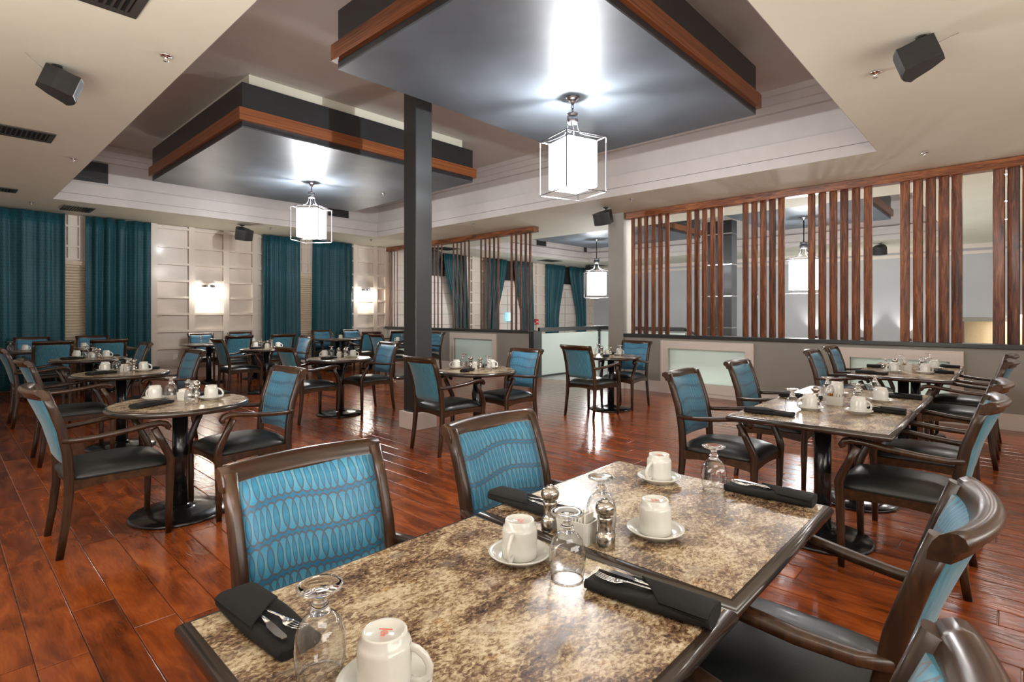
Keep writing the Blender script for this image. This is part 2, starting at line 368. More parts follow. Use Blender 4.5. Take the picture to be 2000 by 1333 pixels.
def link(name, me, parent=None, loc=(0, 0, 0), rz=0, scale=None):
    o = bpy.data.objects.new(name, me); COL.objects.link(o); o.location = loc
    if rz: o.rotation_euler = (0, 0, rz)
    if scale: o.scale = scale
    if parent is not None: o.parent = parent
    return o
def rrect(w, h, r, n=2):
    pts = []
    for cx, cyy, a0 in ((w/2-r, h/2-r, 0), (-w/2+r, h/2-r, PI/2), (-w/2+r, -h/2+r, PI), (w/2-r, -h/2+r, 1.5*PI)):
        for k in range(n+1): a = a0+PI/2*k/n; pts.append((cx+r*math.cos(a), cyy+r*math.sin(a)))
    return pts
def tag(o, label=None, cat=None, group=None, kind=None):
    if label: o['label'] = label
    if cat: o['category'] = cat
    if group: o['group'] = group
    if kind: o['kind'] = kind
    return o
def struct(o, label=None, cat='structure'):
    o['kind'] = 'structure'
    if label: o['label'] = label; o['category'] = cat
    return o
def thing(name, label, cat, loc=(0, 0, 0), rz=0, group=None):
    o = bpy.data.objects.new(name, None); COL.objects.link(o); o.location = loc; o.rotation_euler = (0, 0, rz)
    o.empty_display_size = .1
    return tag(o, label, cat, group)
def dup(root, label, loc, rz=0, group=None):
    r = root.copy(); COL.objects.link(r); r.location = loc; r.rotation_euler = (0, 0, rz); r['label'] = label
    if group: r['group'] = group
    for ch in list(root.children):
        c = ch.copy(); COL.objects.link(c); c.parent = r
        for g in list(ch.children):
            d = g.copy(); COL.objects.link(d); d.parent = c
    return r
UNIT = {}
def ucube(m):
    if m.name not in UNIT: UNIT[m.name] = MB().box((-.5, -.5, -.5), (.5, .5, .5)).mesh('piece', [m])
    return UNIT[m.name]
def piece(name, m, a, b, parent):          # box piece sharing mesh data
    c = [(x+y)/2 for x, y in zip(a, b)]; sc = [abs(y-x) for x, y in zip(a, b)]
    return link(name, ucube(m), parent, c, 0, sc)

# ------------------------------------------------------------------ dimensions
XB, YA, ZC, ZR = 8.6, 12.9, 3.2, 4.2          # slat wall, curtain wall, soffit, raised ceiling
XF, XL, YB = 18.7, -1.35, -2.6
HX0, HX1, HY0, HY1 = 1.29, 7.27, 1.15, 11.25   # coffer opening

# ------------------------------------------------------------------ floor
fl = struct(MB().box((XL, YB, -.06), (8.72, YA, -.006)).obj('floor', M['edge']), 'red brown plank floor of the dining room', 'floor')
PW, PLN = .1623, 1.22
pm = MB(); g = .0016; r = .0035
def plank(mb, x0, y0, x1, y1):
    o = [(x0+g, y0+g), (x1-g, y0+g), (x1-g, y1-g), (x0+g, y1-g)]
    i = [(x0+g+r, y0+g+r), (x1-g-r, y0+g+r), (x1-g-r, y1-g-r), (x0+g+r, y1-g-r)]
    A = [mb.av((*p, -.006)) for p in o]; B = [mb.av((*p, -.0012)) for p in o]; Cc = [mb.av((*p, 0)) for p in i]
    for k in range(4):
        j = (k+1) % 4; mb.af((A[k], A[j], B[j], B[k])); mb.af((B[k], B[j], Cc[j], Cc[k]))
    mb.af(Cc)
plank(pm, -PW/2, -PLN/2, PW/2, PLN/2)
pme = pm.mesh('plank', [M['floor']])
cand = []
nrow = int((8.72-XL)/PW)+1
fw = (.7306, .6828); rt = (.6828, -.7306)
for i in range(nrow):
    x0 = .104-PW*9+PW*i
    off = random.random()*PLN
    if abs(x0-.2663) < .02: off = 2.90 % PLN
    if abs(x0-.4286) < .02: off = 3.32 % PLN
    if abs(x0-.7532) < .02: off = 2.88 % PLN
    y = YB-PLN+off
    while y < YA:
        a, b = max(y, YB), min(y+PLN, YA)
        xa, xb = max(x0, XL), min(x0+PW, 8.72)
        if b-a > .05 and xb-xa > .02:
            full = (b-a) > PLN-1e-6 and xb-xa > PW-1e-6
            cx, cyy = (xa+xb)/2, (a+b)/2
            D = cx*fw[0]+cyy*fw[1]; Lr = cx*rt[0]+cyy*rt[1]
            sc = 0
            if D > .8 and abs(Lr/D) < 1.05 and 1.37/D < .82: sc = 1/D**3
            cand.append((sc, full, xa, a, xb, b))
        y += PLN
cand.sort(key=lambda t: -t[0])
rest = MB(); tones = []; cnt = 0
for sc, full, xa, a, xb, b in cand:
    if full and sc > 0 and cnt < 298:
        link('plank', pme, fl, ((xa+xb)/2, (a+b)/2, 0)); cnt += 1
    else:
        n0 = len(rest.f); plank(rest, xa, a, xb, b); t = random.random(); tones += [t]*(len(rest.f)-n0)
me = rest.mesh('floor_planks', [M['floor']])
at = me.attributes.new('tone', 'FLOAT', 'FACE'); at.data.foreach_set('value', tones)
ro = link('plank_field', me, fl); ro['kind'] = 'stuff'
struct(MB().box((8.72, YB, -.06), (XF, YA, 0)).obj('floor', M['tile']), 'pale grey tile floor beyond the slatted wall', 'floor')

# ------------------------------------------------------------------ ceilings and coffers
def frame_ceiling(x0, x1, y0, y1, hx0, hx1, label):
    b = MB()
    k = .004; b.box((x0, y0, ZC), (hx0-k, y1, ZC+.1)); b.box((hx1+k, y0, ZC), (x1, y1, ZC+.1))
    b.box((hx0-k, y0, ZC), (hx1+k, HY0-k, ZC+.1)); b.box((hx0-k, HY1+k, ZC), (hx1+k, y1, ZC+.1))
    return struct(b.obj('ceiling', M['white']), label, 'ceiling')
frame_ceiling(XL, XB+.3, YB, YA, HX0, HX1, 'cream dropped soffit around the coffer')
GX0, GX1 = 10.13, 16.1
frame_ceiling(XB+.3, XF, YB, YA, GX0, GX1, 'cream soffit of the room beyond the slats')
prof = [(-.006, ZC+.0005), (0, ZC+.0005), (0, 3.310), (-.03, 3.312), (-.03, 3.330), (-.006, 3.332), (-.006, 3.522), (-.10, 3.528), (-.10, 3.93), (-.05, 3.935), (-.04, 4.02), (-.015, 4.03), (-.005, 4.12), (.02, 4.13), (.03, 4.2)]
prof2 = prof + [(-.14, 4.2), (-.14, ZC+.12), (-.06, ZC+.12)]
def coffer(hx0, hx1, label):
    cn = [(hx0, HY0, 1, 1), (hx1, HY0, -1, 1), (hx1, HY1, -1, -1), (hx0, HY1, 1, -1)]
    b = MB(); R = [[b.av((x+sx*d, y+sy*d, z)) for d, z in prof2] for x, y, sx, sy in cn]
    m = len(prof2)
    for k in range(4):
        for j in range(m): b.af((R[k][j], R[(k+1) % 4][j], R[(k+1) % 4][(j+1) % m], R[k][(j+1) % m]))
    struct(b.obj('trim_1', M['coffer']), label, 'trim')
    c = MB().box((hx0-.1, HY0-.1, ZR), (hx1+.1, HY1+.1, ZR+.1))
    struct(c.obj('ceiling', M['taupe']), 'taupe raised ceiling inside the '+label, 'ceiling')
coffer(HX0, HX1, 'stepped pale coffer moulding of the dining room')
coffer(GX0, GX1, 'stepped pale coffer moulding of the far room')

# ------------------------------------------------------------------ hanging canopies
def canopy(x0, x1, y0, y1, label, group=None):
    t = thing('ceiling_canopy', label, 'canopy', ((x0+x1)/2, (y0+y1)/2, 3.53))
    hx, hy = (x1-x0)/2, (y1-y0)/2
    MB().box((-hx, -hy, .004), (hx, hy, .51)).obj('body', M['charcoal'], t)
    MB().box((-hx, -hy, -.012), (hx, hy, .004)).obj('underside_panel', M['slatepanel'], t)
    o, z0, z1 = .045, .06, .205
    piece('band_board', M['bandx'], (-hx-o, -hy-o, z0), (hx+o, -hy, z1), t); piece('band_board', M['bandx'], (-hx-o, hy, z0), (hx+o, hy+o, z1), t)
    piece('band_board', M['bandy'], (-hx-o, -hy, z0), (-hx, hy, z1), t); piece('band_board', M['bandy'], (hx, -hy, z0), (hx+o, hy, z1), t)
    MB().box((-hx+.12, -hy+.12, .51), (hx-.12, hy-.12, ZR-3.53)).obj('riser', M['white'], t)
    return t
canopy(2.43, 6.07, 2.06, 4.37, 'dark hanging ceiling canopy with oak band above the nearest lantern')
canopy(2.42, 6.03, 6.52, 10.26, 'dark hanging ceiling canopy with oak band left of the column')
canopy(11.35, 14.95, 2.1, 4.7, 'dark ceiling canopy beyond the slats on the right')
canopy(11.35, 14.95, 6.6, 10.3, 'dark ceiling canopy beyond the gate opening')

# ------------------------------------------------------------------ column
c = struct(MB().bbox((3.85, 5.14, 0), (4.09, 5.38, ZR), .006).obj('column', M['column']), 'square dark grey column between the canopies', 'column')
MB().bbox((3.81, 5.10, 0), (4.13, 5.42, .20), .004).obj('plinth', M['trim'], c)
c = struct(MB().box((12.95, 4.95, 0), (13.28, 5.68, 3.6)).obj('column', M['charcoal']), 'black clad column behind the slats', 'column')
for z in (0.72, 1.02, 1.78, 2.54, 3.28):
    piece('joint_strip', M['chrome'], (12.944, 4.944, z-.012), (13.286, 5.686, z+.012), c)

# ------------------------------------------------------------------ outer walls
struct(MB().box((XL-.1, YB, 0), (XL, YA, ZC)).obj('wall_behind', M['trim']), 'plain pale wall left of the camera', 'wall')
struct(MB().box((XL-.1, YB-.1, 0), (XF, YB, ZC)).obj('wall_back', M['trim']), 'plain pale wall behind the camera', 'wall')
# far wall with servery hatch
b = MB(); hz0, hz1, hy1, hy0 = .55, 1.15, 1.05, -1.4
b.box((XF, hy1, 0), (XF+.1, YA, ZC)); b.box((XF, YB, 0), (XF+.1, hy0, ZC)); b.box((XF, hy0, hz1), (XF+.1, hy1, ZC)); b.box((XF, hy0, 0), (XF+.1, hy1, hz0))
wf = struct(b.obj('wall_far', M['greywall']), 'pale grey far wall of the room beyond', 'wall')
b = MB().box((XF+.8, hy0, .3), (XF+.85, hy1, 1.4)); b.box((XF+.1, hy0, .3), (XF+.8, hy1, hz0)); b.box((XF+.1, hy0, 1.35), (XF+.8, hy1, 1.4)); b.obj('hatch_lining', M['hatch'], wf)
piece('hatch_jamb', M['slatewood'], (XF-.02, hy1-.03, hz0), (XF+.12, hy1+.02, hz1), wf)
piece('hatch_lintel', M['greige'], (XF-.04, hy0, hz1), (XF+.02, hy1, hz1+.11), wf)
piece('crown_strip', M['trim'], (XF-.05, YB, 2.93), (XF, YA, 3.02), wf); piece('crown_strip', M['trim'], (XF-.08, YB, 3.08), (XF, YA, ZC), wf)
area('hatch_light', (XF+.45, -.1, 1.33), (XF+.45, -.1, 0), 1.8, .3, 22, (1, .85, .6))

# ------------------------------------------------------------------ curtain wall (panelled)
wa = struct(MB().box((XL, YA, 0), (XF, YA+.1, ZC)).obj('wall_left', M['panelpaint']), 'panelled wall with curtained windows', 'wall')
RZ = [.29, .645, .995, 1.35, 1.70, 2.05, 2.40, 2.757, 3.14]
def panel_run(xs, sw=.12):
    # xs: stile centre positions; panels between them
    for x in xs: piece('stile', M['panelpaint'], (x-sw/2, YA-.075, .2), (x+sw/2, YA, ZC), wa)
    for a, b_ in zip(xs, xs[1:]):
        a += sw/2; b_ -= sw/2
        for z in RZ: piece('rail', M['panelpaint'], (a, YA-.07, z-.024), (b_, YA, z+.024), wa)
        for z0, z1 in zip([.2]+RZ, RZ+[ZC]):
            if z1-z0 < .1: continue
            piece('panel', M['panelpaint'], (a+.004, YA-.008, z0+.022), (b_-.004, YA, z1-.022), wa)
panel_run([2.62, 3.05, 3.745, 4.43, 5.05, 5.42])
panel_run([7.2, 7.64, 8.25, 8.62])
panel_run([8.85, 9.35, 9.75], .10)
panel_run([11.45, 11.9, 12.55, 12.85], .10)
panel_run([14.55, 15.1, 15.62], .10)
panel_run([17.75, 18.15, 18.65], .10)
piece('baseboard', M['trim'], (XL, YA-.05, 0), (8.6, YA, .2), wa)

def window_main(n, xc):
    w = MB().box((xc-.75, YA-.02, .25), (xc+.75, YA-.006, 2.3)).obj('window_%d' % n, M['blind'])
    struct(w, 'narrow gap of %s window with cream blinds between teal curtains' % ('the nearer' if n == 1 else 'the farther'), 'window')
    b = MB()
    for k in range(38):
        z = .3+.052*k; b.xf = Matrix.Translation((xc, YA-.045, z)) @ Matrix.Rotation(.5, 4, 'X'); b.box((-.72, -.02, -.0015), (.72, .02, .0015))
    b.obj('blind_slats', M['blind'], w)['kind'] = 'stuff'
    piece('head_rail', M['blind'], (xc-.75, YA-.07, 2.27), (xc+.75, YA-.02, 2.34), w)
    for dx in (-.06, .1): piece('muntin', M['panelpaint'], (xc+dx-.02, YA-.035, 2.4), (xc+dx+.02, YA, ZC), w)
    for z in (2.38, 2.62, 3.0): piece('muntin', M['panelpaint'], (xc-.75, YA-.032, z-.02), (xc+.75, YA, z+.02), w)
window_main(1, 1.77); window_main(2, 6.26)
def window_far(n, xc, lab):
    w = struct(MB().box((xc-.85, YA-.02, .55), (xc+.85, YA-.004, 2.45)).obj('window_%d' % n, M['trim']), lab, 'window')
    for k in range(6): piece('muntin', M['greige'], (xc-.85, YA-.03, .7+.32*k-.006), (xc+.85, YA-.02, .7+.32*k+.006), w)
    piece('muntin', M['greige'], (xc-.008, YA-.03, .55), (xc+.008, YA-.02, 2.2), w)
    piece('sill', M['ledge'], (xc-.85, YA-.08, .5), (xc+.85, YA, .56), w)
    b = MB().box((xc-.5, YA-.05, 2.5), (xc+.5, YA-.03, ZC-.02))
    for k in range(12): b.box((xc-.5, YA-.08, 2.52+.055*k), (xc+.5, YA-.05, 2.54+.055*k))
    b.obj('louver', M['ventdark'], w)
window_far(3, 10.2, 'white window beyond slats nearest the corner')
window_far(4, 13.55, 'white window beyond slats with black louver above')
window_far(5, 16.8, 'white window seen through the gate opening')

def curtain(x0, x1, label, swing=0, grp=None, nf=5, seed=0, z1=ZC-.01, yb=.14, edge=0):
    # swing: how far the gathered bottom shifts (tied back); bottom narrower when tied
    rnd = random.Random(seed); nx, nz = nf*8, 14
    ph = [rnd.uniform(0, 6) for _ in range(4)]
    b = MB(); G = []; w = x1-x0
    for j in range(nz+1):
        f = j/nz; z = .02+(z1-.02)*f; row = []
        sq = 1.0; sft = 0
        if swing:
            q = max(0, min(1, (z1-z)/(z1-1.0)));  q = q*q*(3-2*q)
            sq = 1-.42*q; sft = swing*q
        for i in range(nx+1):
            s = i/nx
            amp = .07*(.7+.3*math.sin(5*s+ph[0]))*(1-.25*f)
            yy = amp*math.sin(2*PI*nf*s+ph[1]+.9*math.sin(4*s+ph[0])+.4*math.sin(3*f+ph[2]))+.018*math.sin(2*PI*nf*2.3*s+ph[3])+.022*math.sin(2*PI*1.6*s+ph[2]+1.2*f)
            xx = (x0+x1)/2+(s-.5)*w*sq+sft
            row.append((b.av((xx, YA-yb-.02+yy, z)), (s*w*1.5, z)))
        G.append(row)
    for j in range(nz):
        for i in range(nx):
            q = [G[j][i], G[j][i+1], G[j+1][i+1], G[j+1][i]]
            b.af([k[0] for k in q], 0, True, [k[1] for k in q])
    o = b.obj('curtain', M['curtain']); md = o.modifiers.new('thick', 'SOLIDIFY'); md.thickness = .008
    tag(o, label, 'curtain', grp); return o
curtain(.30, 1.63, 'wide teal curtain at the left end of panelled wall', nf=5, seed=1)
curtain(1.93, 2.97, 'teal curtain just left of the panelled wall section with outlet', nf=5, seed=2)
curtain(5.17, 6.10, 'teal curtain right of the ceiling speaker on panelled wall', nf=5, seed=3)
curtain(6.42, 7.47, 'teal curtain behind the second lantern beside right sconce', nf=5, seed=4)
curtain(10.55, 11.5, 'tied back teal curtain behind the narrow slats, nearest the column', .28, nf=5, seed=5)
curtain(12.35, 13.35, 'tied back teal curtain left of the small cyan sign', -.25, nf=5, seed=6)
curtain(13.75, 14.75, 'tied back teal curtain right of the small cyan sign', .25, nf=5, seed=7)
curtain(15.5, 16.6, 'tied back teal curtain above red alarm, left of pair', -.2, nf=5, seed=8)
curtain(16.95, 17.95, 'tied back teal curtain left of the far hanging lantern', .25, nf=5, seed=9)

# ------------------------------------------------------------------ half wall with ledge (slat wall side)
def half_wall(y0, y1, frames, label, n):
    b = MB(); ys = [y0]; za, zb, wd = .19, .90, .13
    for a, b_ in sorted(frames, key=lambda q: q[1]): ys += [b_+wd, a-wd]
    ys.append(y1)
    for k in range(0, len(ys), 2): b.box((XB, ys[k], 0), (XB+.16, ys[k+1], .955))
    for k in range(1, len(ys)-1, 2):
        b.box((XB, ys[k], 0), (XB+.16, ys[k+1], za+.02)); b.box((XB, ys[k], zb-wd), (XB+.16, ys[k+1], .955))
    hw = struct(b.obj('wall_right', M['greige']), label, 'wall')
    MB().bbox((XB-.05, y0-.01, .945), (XB+.2, y1+.01, 1.0), .006).obj('ledge', M['ledge'], hw)
    piece('baseboard', M['trim'], (XB-.025, y0, 0), (XB, y1, .19), hw)
    for a, b_ in frames:                                   # a > b
        piece('frame_stile', M['trim'], (XB-.04, a-wd, .06), (XB, a, zb), hw); piece('frame_stile', M['trim'], (XB-.04, b_, .06), (XB, b_+wd, zb), hw)
        piece('frame_rail', M['trim'], (XB-.04, b_+wd, zb-wd), (XB, a-wd, zb), hw); piece('frame_rail', M['trim'], (XB-.04, b_+wd, .06), (XB, a-wd, za+.02), hw)
        gl = piece('glass_panel', M['frost'], (XB+.03, b_+wd, za+.02), (XB+.04, a-wd, zb-wd), hw)
    return hw
half_wall(YB, 5.22, [(4.49, 2.94), (1.80, .47)], 'greige half wall under the right slat screen', 1)
half_wall(7.52, YA, [(10.08, 8.49), (12.6, 11.2)], 'greige half wall behind the dark column', 2)
struct(MB().bbox((XB-.06, 7.36, 0), (XB+.2, 7.50, .99), .005).obj('trim_2', M['ledge']), 'dark end post of the half wall by the gate', 'post')
struct(MB().box((XB-.05, 5.22, 0), (XB+.33, 5.54, ZC)).obj('wall_pier', M['greige']), 'greige full height pier beside gate opening', 'wall')
piece('baseboard', M['trim'], (XB-.07, 5.20, 0), (XB+.33, 5.56, .19), None).name = 'baseboard_right'
bpy.data.objects['baseboard_right']['kind'] = 'structure'
# glass guard of the ramp
t = thing('glass_guard', 'frosted glass guard with dark rails beyond the gate opening', 'railing', (8.8, 7.44, 0))
MB().box((0, -.03, .97), (2.32, .03, 1.06)).obj('top_rail', M['ledge'], t)
MB().box((2.24, -2.2, .97), (2.32, -.03, 1.06)).obj('top_rail', M['ledge'], t)
MB().box((0, -.03, .02), (.06, .03, .97)).obj('post', M['ledge'], t); MB().box((2.24, -.03, .02), (2.32, .03, .97)).obj('post', M['ledge'], t)
MB().box((2.24, -1.3, .02), (2.32, -1.22, .97)).obj('post', M['ledge'], t)
MB().box((.07, -.006, .04), (2.23, .006, .93)).obj('glass_pane', M['frost'], t)
MB().box((2.272, -1.21, .04), (2.284, -.04, .93)).obj('glass_pane', M['frost'], t); MB().box((2.272, -2.2, .04), (2.284, -1.31, .93)).obj('glass_pane', M['frost'], t)
MB().box((0, -.02, 0), (2.3, .02, .03)).obj('bottom_rail', M['ledge'], t)
for z in (.2, .75): piece('clip', M['chrome'], (2.2, -.02, z), (2.25, .02, z+.05), t)
b = MB().tube([(2.28, -2.2, 1.02), (2.28, -2.7, .80), (2.28, -3.3, .52)], .03); b.obj('sloped_rail', M['ledge'], t)

# slat screens
SL = MB(); SL.xf = Matrix.Rotation(-math.radians(31), 4, 'Z')
SL.bbox((-.009, -.062, -1.085), (.009, .062, 1.085), .003)
slme = SL.mesh('slat', [M['slatewood']])
def screen(label, y0, y1, ys, narrow=False):
    t = thing('slat_screen', label, 'screen', (XB+.05, (y0+y1)/2, 1.0)); ym = (y0+y1)/2
    MB().bbox((-.06, y0-ym, 2.085), (.10, y1-ym, ZC-1.0-.005), .004).obj('header', M['bandy'], t)
    for y in ys: link('slat', slme, t, (.02, y-ym, 1.085))
screen('stained oak slat screen on the right half wall', YB, 5.22,
       [5.088, 4.954, 4.823, 4.681, 4.548, 4.418, 4.021, 3.886, 3.752, 3.619, 3.494, 3.098, 2.963, 2.833, 2.701, 2.573, 2.166, 2.028, 1.889, 1.756, 1.615, 1.474, 1.066, .929, .798, .667, .54, .153, .024, -.105, -.235])
screen('stained oak slat screen of narrow looking slats right of the column', 7.4, 11.35,
       [10.798, 10.657, 10.511, 10.063, 9.922, 9.78, 9.644, 9.497, 9.084, 8.937, 8.801, 8.658, 8.523, 8.114, 7.977, 7.834, 7.699, 7.57])
screen('stained oak slat screen left of column in the room corner', 11.4, 13.0-.12, [12.80, 12.67, 12.54, 12.41, 12.0, 11.87])

# ------------------------------------------------------------------ pendants
def pendant(label, loc, rz, s=1.0, drop=.42, e_up=95, e_dn=62):
    t = thing('pendant_lantern', label, 'lamp', loc, rz)          # origin at the ceiling plate
    MB().lathe([(.012*s, -.07), (.02*s, -.06), (.028*s, -.05), (.03*s, -.04), (.05*s, -.022), (.068*s, -.01), (.068*s, 0)], 24).obj('ceiling_plate', M['nickel'], t)
    zt = -drop; h = .54*s; a = .235*s; sk = .16*s                  # cage top, height, half side
    b = MB(); z = -.07
    zend = zt+sk+.10*s
    k = 0
    while z > zend+.001 and s <= 1.05:
        L = .045; pts = [(math.cos(q)*.011, 0, z-L/2+math.sin(q)*L/2) for q in [2*PI*i/10 for i in range(10)]]
        if k % 2: pts = [(0, p[0], p[2]) for p in pts]
        b.tube(pts, .0035, 5, closed=True, up=(0, 1, 0) if k % 2 == 0 else (1, 0, 0)); z -= .034; k += 1
    if s > 1.05: b.tube([(0, 0, -.07), (0, 0, zend)], .012, 8, up=(0, 1, 0))
    b.obj('chain' if s <= 1.05 else 'stem', M['black'], t)
    b = MB().lathe([(0, zend+.005), (.056*s, zend), (.058*s, zend-.018*s), (.05*s, zend-.02*s), (.05*s, zend-.034*s), (.058*s, zend-.036*s), (.058*s, zend-.075*s), (.054*s, zend-.10*s), (0, zend-.10*s)], 24); b.obj('socket_cap', M['nickel'], t)
    zc = zend-.095*s
    for sx in (-1, 1):
        for sy in (-1, 1):
            P = [(.035*s, zc), (.04*s, zc-.06*s), (.06*s, zc-.11*s), (.11*s, zc-.135*s), (.18*s, zt-.008*s+.01*s), (a, zt)]
            MB().tube([(sx*r, sy*r, z) for r, z in P], .006*s, 6).obj('arm', M['nickel'], t)
    b = MB(); q = .0045*s
    for sx in (-1, 1):
        for sy in (-1, 1): b.box((sx*a-q, sy*a-q, zt-h), (sx*a+q, sy*a+q, zt))
    for zz in (zt, zt-h):
        for sg in (-1, 1):
            b.box((-a, sg*a-q, zz-q), (a, sg*a+q, zz+q)); b.box((sg*a-q, -a, zz-q), (sg*a+q, a, zz+q))
    b.obj('cage', M['nickel'], t)
    w = .175*s; z0, z1 = zt-h+.05*s, zt-.025*s
    sh = MB().bbox((-w, -w, z0), (w, w, z1), .008).obj('shade', M['shade'], t)
    MB().lathe([(0, z0-.012), (.022*s, z0-.01), (.022*s, z0), (0, z0)], 16).obj('finial', M['nickel'], sh)
    point('lantern_glow', (0, 0, zt+.03*s), e_up, .02*s, (.93, .96, 1), t)
    point('lantern_glow', (0, 0, zt-h-.05), e_dn, .16, (1, .97, .94), t)
    return t
pendant('large lit cage lantern hanging nearest, right of the column', (4.34, 3.23, 3.518), math.radians(-18))
pendant('lit cage lantern hanging under the left canopy', (4.23, 8.46, 3.518), math.radians(36))
pendant('lit cage lantern on stem seen through the gate opening', (13.15, 8.92, 3.518), math.radians(40), 1.42, .93, 80, 90)
pendant('lit cage lantern hanging behind the right slat screen', (13.3, 3.48, 3.518), math.radians(30), 1.42, .93, 80, 90)

# ------------------------------------------------------------------ sconces
def sconce(x, z, label):
    t = thing('wall_sconce', label, 'lamp', (x, YA-.06, z))
    MB().box((-.05, -.02, -.1), (.05, .035, .1)).obj('backplate', M['nickel'], t)
    ol = [(.13*math.cos(PI+PI*k/10), -.01+.12*math.sin(PI+PI*k/10)) for k in range(11)]
    MB().prism(ol, -.13, .06).obj('glass_shade', M['sconce'], t)
    MB().prism([(p[0]*1.08, p[1]*1.08) for p in ol], .06, .12).obj('top_cap', M['nickel'], t)
    for sx in (-1, 1): point('sconce_glow', (sx*.17, -.07, -.02), 3.6, .03, (1, .94, .84), t)
    point('sconce_glow', (0, -.09, -.18), 4.8, .03, (1, .94, .84), t)
sconce(4.06, 1.86, 'lit wall sconce on the panels left of the speaker')
sconce(7.94, 1.90, 'lit wall sconce near the corner slats')

# ------------------------------------------------------------------ speakers, vents, sprinklers, small wall items
def speaker(x, y, rz, label, wires=False, tilt=-.35, k=1.0):
    t = thing('ceiling_speaker', label, 'speaker', (x, y, ZC), rz); t.scale = (.78*k, .78*k, .85*k)
    MB().lathe([(.04, -.012), (.045, 0)], 16).obj('mount_plate', M['plastic'], t)
    b = MB().tube([(0, 0, -.01), (0, -.02, -.06)], .012); b.box((-.09, -.03, -.075), (.09, -.01, -.055)); b.obj('bracket', M['plastic'], t)
    b = MB(); b.xf = Matrix.Translation((0, 0, -.15)) @ Matrix.Rotation(tilt, 4, 'X')
    fr = [(.165-.33*k/8, .13+.045*math.sin(PI*k/8)) for k in range(9)]
    b.prism([(-.06, -.13), (.06, -.13), (.12, -.03), (.145, .09)]+fr+[(-.145, .09), (-.12, -.03)], -.095, .095)
    b.obj('cabinet', M['plastic'], t)
    b = MB(); b.xf = Matrix.Translation((0, 0, -.15)) @ Matrix.Rotation(tilt, 4, 'X')
    fr2 = [(.155-.31*k/8, .134+.045*math.sin(PI*k/8)) for k in range(9)]
    b.prism(fr2+[(p[0], p[1]-.01) for p in fr2[::-1]], -.082, .082); b.obj('front_grille', M['ventdark'], t)
    if wires: MB().tube([(.02, -.06, -.09), (.06, -.14, -.05), (.1, -.2, -.02), (.13, -.24, -.001)], .003, 5).obj('wire', M['greige'], t)
speaker(.62, 5.18, -PI/2, 'black ceiling speaker over the left front soffit', True)
speaker(4.46, .46, 0, 'black ceiling speaker with wire on the right front soffit', True)
speaker(4.36, 11.75, PI, 'black ceiling speaker above the panelled wall', k=1.35)
speaker(7.94, 5.2, PI/2, 'black ceiling speaker beside the pier at the gate', k=1.3)
speaker(9.5, 6.3+5.6, PI, 'black speaker beyond the narrow slats above a curtain', k=1.3)
speaker(16.9, 11.8, PI, 'black speaker beyond the gate opening above far curtains', k=1.5)
speaker(16.9, 2.6, PI/2, 'black speaker seen between slats on the right', k=1.3)
def vent(x0, x1, y0, y1, label, alongx=True):
    t = thing('ceiling_vent', label, 'vent', ((x0+x1)/2, (y0+y1)/2, ZC)); hx, hy = (x1-x0)/2, (y1-y0)/2; f = .045
    MB().box((-hx+f, -hy+f, -.004), (hx-f, hy-f, -.001)).obj('backing', M['ventdark'], t)
    b = MB(); b.box((-hx, -hy, -.012), (hx, -hy+f, 0)); b.box((-hx, hy-f, -.012), (hx, hy, 0)); b.box((-hx, -hy+f, -.012), (-hx+f, hy-f, 0)); b.box((hx-f, -hy+f, -.012), (hx, hy-f, 0)); b.obj('frame', M['vent'], t)
    n = max(4, int((hx-f)*2/.036))
    for k in range(n):
        x = -hx+f+(hx-f)*2*(k+.5)/n
        piece('blade', M['vent'], (x-.006, -hy+f, -.014), (x+.006, hy-f, -.003), t)
vent(.22, .85, 3.58, 3.98, 'ceiling grille vent at the top left corner of view')
vent(.16, .85, 7.17, 7.56, 'ceiling grille vent below the left front speaker')
vent(.16, .84, 10.75, 11.1, 'ceiling grille vent at the left edge above curtain')
vent(1.5, 1.92, 11.7, 12.3, 'square dark ceiling vent in front of the curtains')
vent(9.6, 10.2, 11.5, 12.1, 'dark ceiling vent beyond the narrow slats')
vent(14.2, 15.0, 11.6, 12.1, 'dark ceiling vent beyond slats near the gate')
vent(17.0, 17.7, 11.5, 12.0, 'dark ceiling vent behind the far lantern')
def fvent(x0, x1, label):
    t = thing('wall_grille', label, 'vent', ((x0+x1)/2, HY1+.10, 3.74)); hx = (x1-x0)/2
    MB().box((-hx, -.045, -.17), (hx, -.03, .17)).obj('frame', M['ventdark'], t)
    for k in range(9): piece('blade', M['charcoal'], (-hx+.03, -.052, -.15+.034*k), (hx-.03, -.044, -.14+.034*k), t)
fvent(1.45, 2.02, 'black grille in coffer side at the left soffit edge')
fvent(6.05, 6.55, 'black grille in coffer side right of the second lantern')
fvent(13.3, 13.75, 'black grille in far coffer left of the far lantern')
fvent(15.9, 16.05, 'small black grille in the far coffer behind lantern stem')
SPK = thing('sprinkler_head', 'x', 'sprinkler', (0, 0, -9))
MB().lathe([(0, -.002), (.034, -.002), (.040, -.006), (.036, -.012), (.014, -.014), (.010, -.03), (.006, -.04), (.018, -.043), (.018, -.046), (0, -.047)], 16).obj('escutcheon', M['chrome'], SPK)
spk = [((1.12, 4.40), 'chrome sprinkler head right of the left front speaker'), ((4.87, .78), 'chrome sprinkler head beside the right front speaker'), ((1.12, 8.13), 'chrome sprinkler head on left soffit past the second vent'),
       ((1.09, 11.85), 'chrome sprinkler head above the leftmost curtain'), ((7.67, .76), 'chrome sprinkler head above the right end of slats'), ((7.6, 4.49), 'chrome sprinkler head above the left end of right slats'),
       ((7.51, 8.1), 'chrome sprinkler head above the narrow slats'), ((7.4, 11.7), 'chrome sprinkler head near the room corner'), ((4.9, 11.65), 'chrome sprinkler head beside the panelled wall speaker')]
